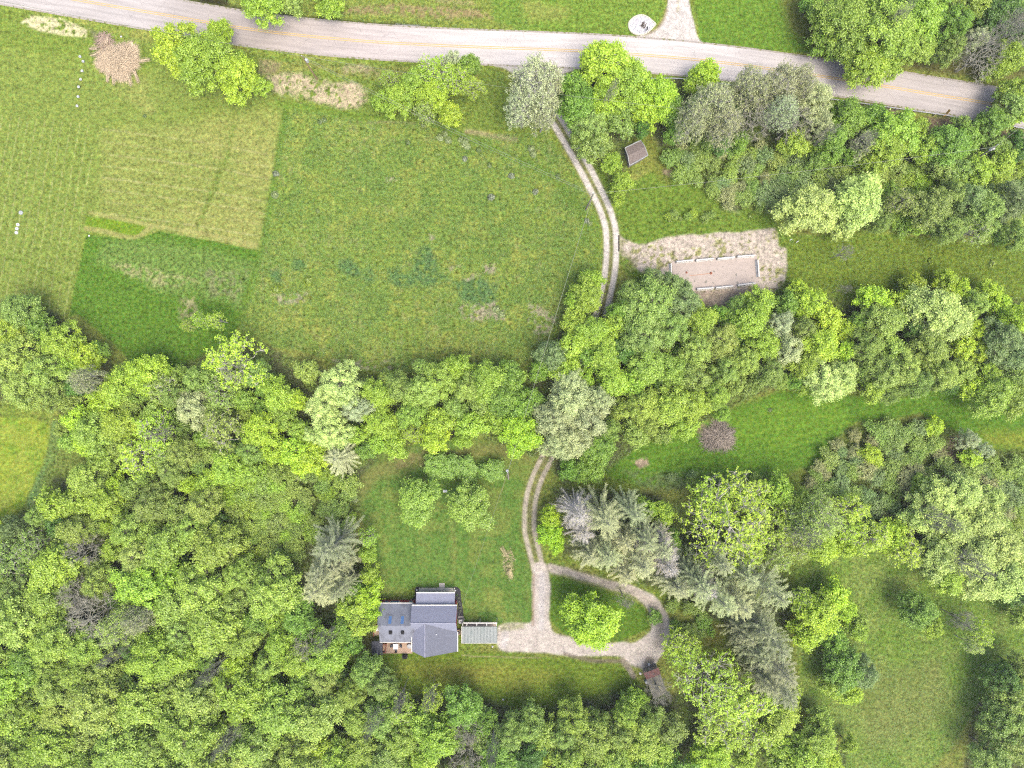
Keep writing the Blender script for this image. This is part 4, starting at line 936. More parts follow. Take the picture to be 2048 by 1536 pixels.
tD = pole(1017, 958, 1015.5, 944, 9, 'utility pole with grey transformer at the top of the house lawn', GREYWOOD, None, (-.1, .1))
def wire(a, b, sag, label, r=.03):
    n = 24; pts = [a.lerp(b, i / n) - Vector((0, 0, sag * 4 * (i / n) * (1 - i / n))) for i in range(n + 1)]
    co, f = tubes_np([(pts[i], pts[i + 1], r, r) for i in range(n)], 5)
    return tag(link('power_wire', mesh_np('power_wire', co, f), WIRE), label, 'power line')
wire(tA, tB, 1.2, 'thin power line crossing the meadow from the leaning pole to the track pole')
wire(tA - Vector((0, 0, 1)), tB - Vector((0, 0, 1)), 1.6, 'lower power line crossing the meadow beside the upper wire')
wire(tB, tC, 1.3, 'thin power line running from the track pole into the upper right trees')
wire(tB, tD, 1.5, 'pale power line from the track pole down to the house lawn pole', .04)
wire(tD, P(915, 1240, 4.2), .8, 'thin service wire from the lawn pole towards the house', .02)
wire(tA, P(-300, -60, 11), 1.2, 'thin power line leaving the leaning pole towards the upper left')
wire(tA, P(1500, 232, 11), 1.6, 'thin power line following the lower road edge to the right of the leaning pole', .025)
wire(tC, P(2300, 60, 11), 1.0, 'thin power line leaving the upper right pole across the road')
c = P(998, 984); 
g0 = P(1003, 985); tag(link('guy_wire', mesh_np('guy_wire', *tubes_np([(g0, tD - Vector((0, 0, .5)), .03, .03)], 5)), simple('yellow_guard', (206, 196, 130), .6, .05, 3)), 'yellowish guy wire bracing the house lawn pole', 'guy wire')
# bird feeder on lawn
c = P(893, 978); bf = empty('bird_house', c, 'small white bird house on a post between the two round trees', 'bird house')
hb(MB().tube((c.x, c.y, 0), (c.x, c.y, 2.4), .05), 'post', PLASTW, bf); hb(MB().box(c.x - .3, c.y - .14, 2.3, c.x + .3, c.y + .14, 2.6), 'box', PLASTW, bf, .02); hb(MB().slab([(c.x - .4, c.y - .24, 2.62), (c.x + .4, c.y - .24, 2.62), (c.x + .4, c.y, 2.8), (c.x - .4, c.y, 2.8)], .03).slab([(c.x - .4, c.y, 2.8), (c.x + .4, c.y, 2.8), (c.x + .4, c.y + .24, 2.62), (c.x - .4, c.y + .24, 2.62)], .03), 'roof', PLASTW, bf)

# ------------------------------------------------------------------ markers, lids
for i, (a, b) in enumerate(((162, 114.5), (168, 124), (166, 143), (163, 160), (159, 175), (158, 194.5), (156, 213))):
    c = P(a, b); L_ = ['topmost', 'second', 'third', 'fourth', 'fifth', 'sixth', 'lowest'][i]
    e_ = empty('flower_pot', c, f'small white pot, {L_} from the road in the line across the mown grass', 'pot', 'line of small white pots on the mown grass')
    hb(MB().lathe([(.16, 0), (.24, .32), (.26, .34), (.21, .34), (.19, .28)], 14, (c.x, c.y, 0)), 'pot', PLASTW, e_); hb(MB().lathe([(.19, .27), (.1, .3)], 10, (c.x, c.y, 0)), 'soil', GREYL, e_)
for i, (a, b, r) in enumerate(((42.5, 425.5, .42), (36.5, 449.5, .33), (34.5, 457.5, .33), (33.5, 465.5, .33))):
    c = P(a, b); e_ = empty('tank_lid', c, ['largest grey round lid standing apart in the mown grass', 'topmost of the three small white round lids in a row', 'middle of the three small white round lids in a row', 'lowest of the three small white round lids in a row'][i], 'lid', 'round lids set in the mown grass')
    hb(MB().lathe([(r, 0), (r, .14), (r * .92, .18), (.02, .2)], 24, (c.x, c.y, 0)), 'cover', GREYL if i == 0 else PLASTW, e_); hb(MB().lathe([(r * .3, .2), (r * .22, .26)], 12, (c.x, c.y, 0)), 'knob', GREYL, e_)
for i, (a, b) in enumerate(((242.5, 73.5), (985, 1293), (178.5, 471.5), (1006, 1399))):
    c = P(a, b); tag(MB().lathe([(.12, 0), (.2, .08), (.08, .2)], 8).build('stone', STONEW, None, 0, c), ['single white stone right of the dry brush pile by the road', 'small white stone below the carport corner', 'small white stone in the corner of the dark unmown grass block', 'small white stone near the lower lawn edge'][i], 'stone')
for i, (a, b, c_, d) in enumerate(((1579, 481, 1584, 478), (1592, 485, 1597, 482))):
    p0, p1 = P(a, b), P(c_, d); tag(MB().box(-.3, -.06, 0, .3, .06, .08, math.atan2((p1 - p0).y, (p1 - p0).x)).build('board', PLASTW, None, .01, (p0 + p1) / 2), ['left one of two short white boards below the pale twin tree', 'right one of two short white boards below the pale twin tree'][i], 'board')

# ------------------------------------------------------------------ brush piles: sticks heaped up
def pile(px, py, rx, ry, h, n, m, label, name, lmin, lmax, rad, rgbname=None, tails=(), flat=.5, group=None):
    c = P(px, py); segs = []
    for i in range(n):
        a = rnd.uniform(0, 6.283); r = math.sqrt(rnd.random()) * (1 + .14 * math.sin(3 * a + px) + .1 * math.sin(5 * a + py)); x = rx * r * math.cos(a); y = ry * r * math.sin(a)
        z = h * max(0, 1 - r ** 1.6) * rnd.uniform(.5, 1.05) + .05; d = a + rnd.gauss(0, .8) if rnd.random() < .3 + .4 * r ** 3 else rnd.uniform(0, 6.28)
        L_ = rnd.uniform(lmin, lmax) * (1 if r > .5 else .8); dz = -h * .35 * rnd.random() * L_ / max(rx, ry)
        p0 = Vector((x, y, z)); p1 = p0 + Vector((math.cos(d) * L_, math.sin(d) * L_, dz)); p1.z = max(p1.z, .04); rr = rad * rnd.uniform(.5, 1.4)
        mid = (p0 + p1) / 2 + Vector((rnd.gauss(0, .08), rnd.gauss(0, .08), rnd.uniform(0, .1)))
        segs += [(p0, mid, rr, rr * .8), (mid, p1, rr * .8, rr * .3)]
    for (ax, ay, bx, by, w__) in tails:
        p0 = P(ax, ay) - c; p1 = P(bx, by) - c; p0.z = .5
        for k in range(26):
            s_ = Vector((rnd.gauss(0, .2), rnd.gauss(0, .2), rnd.uniform(0, .3))); segs.append((p0 + s_, p1 + s_ * 1.1 + Vector((rnd.gauss(0, .1), 0, 0)), w__, w__ * .5))
    co, f = tubes_np(segs, 5)
    me = mesh_np(name, co, f); return tag(link(name, me, m, None, c), label, 'brush pile')
def stickmat(name, rgb, var):
    m, nt, o = newmat(name); L = nt.links.new; g = N(nt, 'ShaderNodeNewGeometry'); r = N(nt, 'ShaderNodeMapRange', i_1=0, i_2=1, i_3=1 - var, i_4=1 + var); L(g.outputs['Random Per Island'], r.inputs[0])
    s_ = N(nt, 'ShaderNodeVectorMath', operation='SCALE'); s_.inputs[0].default_value = lin(rgb, 2.0); L(r.outputs[0], s_.inputs['Scale']); d = N(nt, 'ShaderNodeBsdfDiffuse'); L(s_.outputs[0], d.inputs[0]); L(d.outputs[0], o.inputs[0]); return m
pile(238, 122, 3.9, 3.1, 1.5, 5200, stickmat('straw_stalks', (206, 188, 160), .35), 'large tan heap of cut dry branches on the grass below the road', 'brush_pile', .5, 1.5, .026,
     tails=((220, 145, 216, 164, .022), (232, 148, 228, 168, .022), (246, 150, 250, 163, .022), (258, 150, 262, 172, .022), (272, 145, 278, 165, .022), (196, 112, 182, 112, .02), (198, 100, 180, 98, .02), (285, 125, 300, 120, .02), (210, 95, 205, 68, .022), (215, 90, 214, 72, .06)))
pile(210, 84, 1.4, 1.5, .7, 350, stickmat('grey_straw', (176, 156, 140), .35), 'small greyish heap of dry twigs just above the large tan heap', 'brush_pile', .6, 1.3, .035)
pile(1436, 873, 2.7, 2.3, 1.3, 1500, stickmat('grey_sticks', (156, 146, 134), .55), 'round heap of brown and grey sticks on the bright meadow', 'brush_pile', .8, 2.0, .03,
     tails=((1452, 868, 1469, 862, .045), (1450, 880, 1468, 884, .045), (1425, 880, 1405, 868, .03)))
pile(1017, 1126, 1.0, 2.9, .10, 420, stickmat('pale_chips', (188, 178, 136), .4), 'long narrow litter of pale dry twigs on the lawn beside the driveway', 'brush_pile', .2, .7, .022, tails=((1012, 1110, 1002, 1095, .03), (1018, 1140, 1024, 1156, .03)))
# ------------------------------------------------------------------ trees: meshes of each kind, built once and shared
def bezier(a, b, c, n, r0, r1, wob=0.0):
    pts = []
    for i in range(n + 1):
        t = i / n; p = a * (1 - t) ** 2 + b * 2 * t * (1 - t) + c * t * t
        if wob and 0 < i < n: p = p + Vector((rnd.gauss(0, wob), rnd.gauss(0, wob), rnd.gauss(0, wob * .6)))
        pts.append(p)
    return [(pts[i], pts[i + 1], r0 + (r1 - r0) * i / n, r0 + (r1 - r0) * (i + 1) / n) for i in range(n)], pts
def outline():
    ph = [rnd.uniform(0, 6.28) for _ in range(4)]; am = [rnd.uniform(.06, .17) for _ in range(4)]
    return lambda a: 1 + am[0] * math.sin(2 * a + ph[0]) + am[1] * math.sin(3 * a + ph[1]) + am[2] * math.sin(5 * a + ph[2]) + am[3] * .7 * math.sin(7 * a + ph[3])
def dome_pts(R, zb, zt, sep, lim, hollow=.45):
    """clump centres spread through a crown with an uneven outline"""
    ol = outline(); pts = []; tries = 0
    while len(pts) < lim and tries < lim * 60:
        tries += 1
        a = rnd.uniform(0, 6.283); r = math.sqrt(rnd.random()); u = rnd.random()
        zmax = zb + (zt - zb) * math.sqrt(max(0, 1 - r ** 2.2)); zmin = zb + (zmax - zb) * (hollow * (1 - r))
        z = zmax - (zmax - zmin) * u ** 1.7
        q = Vector((R * r * ol(a) * math.cos(a), R * r * ol(a) * math.sin(a), z))
        if all((q - p).length > sep * (.75 + .5 * ((i * 37) % 10) / 10) for i, p in enumerate(pts)): pts.append(q)
    return pts
def limbs(targets, hfork, K, R, rt, thin=.05, wob=.12):
    segs, tp = bezier(Vector((0, 0, -.1)), Vector((rnd.gauss(0, .3), rnd.gauss(0, .3), hfork * .5)), Vector((0, 0, hfork)), 4, rt, rt * .72)
    top = tp[-1]; mains = []
    ang0 = rnd.uniform(0, 6.28)
    for k in range(K):
        a = ang0 + k * 6.283 / K + rnd.gauss(0, .2)
        near = [t for t in targets if math.cos(math.atan2(t.y, t.x) - a) > .6] or targets
        zt_ = sum(t.z for t in near) / len(near)
        e_ = Vector((math.cos(a) * R * .55, math.sin(a) * R * .55, zt_ - R * .12)); st = tp[-1 if k % 2 else -2]
        s_, pp = bezier(st, Vector((math.cos(a) * R * .2, math.sin(a) * R * .2, (st.z + e_.z) * .55 + R * .1)), e_, 5, rt * .5, rt * .2, wob)
        segs += s_; mains.append(pp)
    mains.append([top, top + Vector((0, 0, (max(t.z for t in targets) - top.z) * .4)), top + Vector((0, 0, (max(t.z for t in targets) - top.z) * .75))])
    segs.append((mains[-1][0], mains[-1][2], rt * .5, rt * .2))
    for t in targets:
        best = min(((q - t).length * (1 + (.4 if j < 1 else 0)), k, j) for k, pp in enumerate(mains) for j, q in enumerate(pp))
        q = mains[best[1]][best[2]]; mid = (q + t) / 2 + Vector((0, 0, -.08 * (t - q).length))
        s_, _ = bezier(q, mid, t, 3, rt * .16, thin * .6, wob * .7); segs += s_
    return segs
def leafy(R, Ht, sep, lim, per, ls, puff=.30, flat=.75, hf=.35, droop=0.0, asp=.62, K=6):
    """a broadleaf tree: limbs to every clump, leaves all round each clump"""
    T = dome_pts(R * .86, Ht * .42, Ht * .93, sep, lim)
    segs = limbs(T, Ht * hf, K, R, .05 * R * (1 if R > 3 else 1.3) + .04, .03)
    cs = []; ns = []; tint = []; ss = []
    for i, t in enumerate(T):
        pr = sep * puff * 2.1 * rnd.uniform(.7, 1.3); n = int(per * rnd.uniform(.7, 1.3)); v = rng.normal(size=(n, 3)); v /= np.linalg.norm(v, axis=1, keepdims=True)
        v[:, 2] = np.where(v[:, 2] < -.3, -v[:, 2] * .6, v[:, 2])
        rad = pr * np.clip(np.abs(rng.normal(.72, .34, (n, 1))), .1, 1.7); lob = 1 + .35 * np.sin(v[:, 0:1] * 5 + i) * np.cos(v[:, 1:2] * 6 + 2 * i)
        c = np.array(t) + v * rad * lob * np.array([1, 1, flat]); c[:, 2] -= droop * np.hypot(v[:, 0], v[:, 1]) * pr
        cs.append(c); ns.append(v * .7 + np.array([0, 0, .75]) + rng.normal(size=(n, 3)) * .45); b = rnd.gauss(0, .10)
        tint.append(np.clip(.46 + b + rng.normal(size=n) * .24, 0, 1)); ss.append(ls * rng.uniform(.65, 1.3, n))
    co, f = leaves_np(np.concatenate(cs), np.concatenate(ns), np.concatenate(ss), asp)
    return segs, co, f, np.concatenate(tint)
def sparse(R, Ht, lim, ls, sub=5, per=9):
    """pale limbs in view, small fresh leaves in tufts at the twig ends"""
    T = dome_pts(R * .9, Ht * .5, Ht * .95, R * .19, lim, .6)
    segs = limbs(T, Ht * .32, 7, R, .055 * R + .04, .035, .2); cs = []; ns = []
    for t in T:
        for k in range(sub):
            d = Vector((rnd.gauss(0, 1), rnd.gauss(0, 1), rnd.gauss(.2, .6))).normalized() * rnd.uniform(.35, .16 * R + .5); e_ = t + d
            segs.append((t, e_, .035, .015)); n = int(per * rnd.uniform(.5, 1.5)); v = rng.normal(size=(n, 3))
            cs.append(np.array(e_) + v * .2); ns.append(v * .5 + np.array([0, 0, .9]))
    c = np.concatenate(cs); n = len(c)
    co, f = leaves_np(c, np.concatenate(ns) + rng.normal(size=(n, 3)) * .3, ls * rng.uniform(.7, 1.3, n), .7)
    return segs, co, f, np.clip(.45 + rng.normal(size=n) * .2, 0, 1)
def bare(R, Ht, lim, sub=7, deep=True):
    T = dome_pts(R * .85, Ht * .45, Ht * .93, R * .2, lim, .8); segs = limbs(T, Ht * .3, 7, R, .045 * R + .05, .035, .2)
    for t in T:
        o_ = Vector((t.x, t.y, (t.z - Ht * .5) * 1.2)).normalized()
        for k in range(sub):
            d = (o_ * .9 + Vector((rnd.gauss(0, .7), rnd.gauss(0, .7), rnd.gauss(.1, .5)))).normalized() * rnd.uniform(.5, .22 * R + .3); e_ = t + d; segs.append((t, e_, .03, .014))
            for j in range(4 if deep else 0):
                s_ = t.lerp(e_, rnd.uniform(.3, 1)); segs.append((s_, s_ + (d.normalized() + Vector((rnd.gauss(0, .6), rnd.gauss(0, .6), rnd.gauss(.1, .5)))).normalized() * rnd.uniform(.3, .8), .018, .008))
    return segs
def conifer(R, Ht, nb, dead=False, sprays=1.0):
    """tall narrow tree with long feathery branches in whorls, widest low down"""
    lean = Vector((rnd.gauss(0, .25), rnd.gauss(0, .25), Ht)); segs, tp = bezier(Vector((0, 0, -.1)), Vector((0, 0, Ht * .5)), lean, 6, .26, .03)
    cs = []; ds = []; sz = []; tint = []
    for i in range(nb):
        u = (i + rnd.random()) / nb; z = Ht * (.22 + .77 * u); t = z / Ht; base = tp[0].lerp(lean, t)
        L_ = R * (1 - u) ** .62 * rnd.uniform(.7, 1.12) + .35; a = i * 2.399 + rnd.gauss(0, .3)
        if rnd.random() < .08: L_ *= .5
        d = Vector((math.cos(a), math.sin(a), 0)); up = .30 + .35 * u
        p1 = base + d * L_ * .5 + Vector((0, 0, L_ * up * .25)); p2 = base + d * L_ + Vector((0, 0, L_ * (up - .45) * .7 + L_ * .12))
        s_, pp = bezier(base, p1, p2, 4, .05 + .006 * L_, .015, .03 * L_ / 3); segs += s_
        m = max(6, int(L_ * 9)); side = Vector((-d.y, d.x, 0))
        for k in range(m):
            q = .15 + .85 * (k + rnd.random()) / m; w_i = q * 4; j = min(3, int(w_i)); c = pp[j].lerp(pp[j + 1], w_i - j)
            sg_ = 1 if k % 2 else -1; tw = (d * rnd.uniform(.6, 1.1) + side * sg_ * rnd.uniform(.3, .8) + Vector((0, 0, rnd.uniform(-.25, .3)))).normalized(); tl = rnd.uniform(.2, .55) * (1.15 - q * .6) * min(1.2, .5 + L_ * .16)
            e_ = c + tw * tl; segs.append((c, e_, .016 if not dead else .024, .008))
            if not dead or rnd.random() < .12:
                for h in range(3):
                    f_ = rnd.uniform(.1, 1.15); cs.append(c + tw * tl * f_ + Vector((rnd.gauss(0, .05), rnd.gauss(0, .05), rnd.gauss(0, .04)))); ds.append(tw + Vector((rnd.gauss(0, .35), rnd.gauss(0, .35), rnd.gauss(0, .25)))); sz.append(rnd.uniform(.18, .42)); tint.append(min(1, max(0, .35 + .35 * q + rnd.gauss(0, .15))))
            elif dead:
                for h in range(2):
                    s0 = c + tw * tl * rnd.uniform(.2, .9); segs.append((s0, s0 + (tw + Vector((rnd.gauss(0, .5), rnd.gauss(0, .5), rnd.gauss(0, .3)))) * .3, .014, .007))
    n = len(cs); cs = np.array(cs); ds = np.array(ds)
    co, f = leaves_np(cs, np.array([[0, 0, 1.0]]) + rng.normal(size=(n, 3)) * .35, np.array(sz), .11, ds)
    return segs, co, f, np.array(tint)
MESH = {}
def store(key, segs, co=None, f=None, tint=None, sides=5, top_r=None):
    tc_, tf = tubes_np(segs, sides); t = mesh_np('trunk', tc_, tf)
    t.materials.append(BARK); c = None
    if co is not None: c = mesh_np('crown', co, f, {'tint': ('FACE', 'FLOAT', tint)}); c.materials.append(LEAF)
    MESH.setdefault(key, []).append((t, c))
for i in range(5): store('L9', *leafy(8.0, 16, 1.75, 95, 330, .21, .36, .75))          # large broadleaf
for i in range(6): store('L5', *leafy(5.0, 13, 1.32, 60, 270, .19, .36, .75))
for i in range(5): store('L3', *leafy(3.0, 7, .95, 40, 180, .165, .36, .8))
for i in range(4): store('M5', *leafy(5.0, 13, 1.1, 85, 210, .165, .38, .55, droop=.25))  # finer, softer crown
for i in range(3): store('M9', *leafy(8.0, 16, 1.5, 130, 260, .18, .38, .6, droop=.2))
for i in range(3): store('W5', *leafy(5.5, 14, 1.25, 70, 190, .18, .32, .55, droop=.5, asp=.4))  # loose, airy
for i in range(4): store('H', *leafy(2.0, 2.9, .62, 34, 80, .11, .42, .7, hf=.12, K=5))       # thicket shrub
for i in range(3): store('S', *sparse(8.0, 15, 84, .165, 8, 8))
for i in range(3): store('S5', *sparse(4.5, 12, 58, .155, 7, 9))
for i in range(3): store('B', bare(4.5, 12, 60, 5))
for i in range(2): store('G', *sparse(5.5, 14, 110, .13, 9, 9))
for i in range(4): store('C', *conifer(5.6, 20, 92))
for i in range(2): store('D', *conifer(4.6, 18, 110, True))
NOM = {'L9': (8, 16), 'L5': (5, 13), 'L3': (3, 7), 'M5': (5, 13), 'M9': (8, 16), 'W5': (5.5, 14), 'H': (2, 2.9), 'S': (8, 15), 'S5': (4.5, 12), 'B': (4.5, 12), 'G': (5.5, 14), 'C': (5.6, 20), 'D': (4.6, 18)}
PAL = {'roundg': (132, 170, 72), 'yel': (163, 196, 66), 'lime': (150, 184, 72), 'fresh': (156, 194, 52), 'green': (122, 162, 68), 'mid': (136, 166, 88), 'dark': (94, 134, 62), 'pale': (174, 198, 124), 'silver': (168, 184, 146),
       'olive': (148, 176, 90), 'ogrey': (156, 166, 124), 'blue': (126, 154, 104), 'forest': (146, 178, 80), 'forest2': (154, 182, 92), 'pine': (156, 168, 126), 'pined': (136, 148, 112), 'gold': (160, 190, 82), 'grey': (170, 168, 150)}
CW = {'roundg': 'bright green', 'yel': 'yellow green', 'lime': 'lime green', 'fresh': 'brilliant lime', 'green': 'rich green', 'mid': 'soft green', 'dark': 'dark green', 'pale': 'pale creamy green', 'silver': 'silvery green', 'olive': 'olive yellow',
      'ogrey': 'greyish olive', 'blue': 'bluish green', 'forest': 'leaf green', 'forest2': 'light olive green', 'pine': 'grey green', 'pined': 'dark grey green', 'gold': 'golden', 'grey': 'grey'}
BK = {'L': (168, 162, 148), 'S': (226, 222, 210), 'G': (206, 204, 194), 'B': (206, 204, 184), 'C': (190, 192, 172), 'D': (244, 240, 230), 'M': (150, 144, 130), 'W': (160, 154, 140), 'H': (140, 126, 108)}
GUIDE = [('the house', 850, 1250), ('the carport', 960, 1268), ('the old shed', 1310, 1365), ('the concrete slab', 1428, 548), ('the brown shed', 1273, 306), ('the grey stick heap', 1436, 873),
         ('the yellow road sign', 1885, 228), ('the leaning pole', 634, 158), ('the tan brush heap', 236, 122), ('the middle pole', 1180, 400), ('the two round trees', 888, 1008),
         ('the small left field', 30, 930), ('the unmown block', 320, 600), ('the gravel loop', 1225, 1240), ('the lower right meadow', 1800, 1350), ('the pale twin trees', 1670, 415), ('the upper gravel drive', 1358, 40), ('the upper right pole', 1985, 295),
         ('the lower left corner', 0, 1536), ('the lower right corner', 2048, 1536), ('the right hand meadow', 1960, 850), ('the great sparse tree', 1455, 1050), ('the lower lawn', 960, 1350), ('the dark conifers', 640, 1120)]
TREES = []; TL = []; CNT = {}
def tree(px, py, r, kind, colr, label=None, cat=None, group=None, h=None, stretch=1.0, jit=True):
    k = kind
    if kind == 'L': k = 'L9' if r >= 62 else ('L5' if r >= 36 else 'L3')
    if kind == 'M': k = 'M9' if r >= 66 else 'M5'
    if kind == 'S' and r < 62: k = 'S5'
    if kind == 'W': k = 'W5'
    R0, H0 = NOM[k]
    rw = r * S
    if h is None:
        h = {'L': 5 + rw * 1.15, 'M': 6 + rw * 1.1, 'W': 6 + rw * 1.1, 'S': 6 + rw * .9, 'G': 14, 'B': 7 + rw, 'H': .8 + rw * 1.0, 'C': 20, 'D': 18}[kind[0]]
        if k == 'L3': h = 2.5 + rw * 1.6
    if kind[0] == 'C': zc = h * .85
    elif kind[0] == 'D': zc = h * .85
    else: zc = h * .66
    c = P(px, py, zc); rw = rw * (HC - zc) / HC * (.93 if kind[0] in 'LMW' else (.98 if kind[0] in 'CD' else 1))
    i = CNT.get(k, 0); CNT[k] = i + 1; tm, cm = MESH[k][i % len(MESH[k])]
    name = {'L': 'broadleaf_tree', 'M': 'broadleaf_tree', 'W': 'broadleaf_tree', 'S': 'sparse_tree', 'G': 'sparse_tree', 'B': 'bare_tree', 'H': 'shrub', 'C': 'conifer_tree', 'D': 'dead_conifer_tree'}[kind[0]]
    if kind[0] == 'L' and r < 28: name = 'sapling'
    e_ = empty(name, (c.x, c.y, 0), None, None, None, rnd.uniform(0, 6.28))
    a = rnd.uniform(.92, 1.08) * stretch ** .5; sx = rw / R0; e_.scale = (sx * a, sx / a, h / H0)
    rgb = PAL[colr]; jj = .03 if colr in ('pale', 'silver', 'ogrey') else .055; j = [1 + rnd.uniform(-jj, jj) for _ in range(3)] if jit else [1, 1, 1]; b = 1 + (rnd.uniform(-.09, .09) if jit else 0)
    LC = (2.70, 2.66, 1.95) if kind[0] not in 'CWG' else (3.1, 3.05, 2.65)
    t = link('trunk', tm, None, e_); t.color = (*lin(BK[kind[0]]), 1)
    if cm:
        o = link('crown', cm, None, e_); o.color = tuple(q * j_ * b * l_ for q, j_, l_ in zip(lin(rgb), j, LC)) + (1,)
    TREES.append((px, py, r)); TL.append([e_, px, py, r, kind[0], name, colr, label, cat, group])
    return e_
def free(px, py, r, f=.62):
    return all(math.hypot(px - a, py - b) > (r + q) * f for a, b, q in TREES)

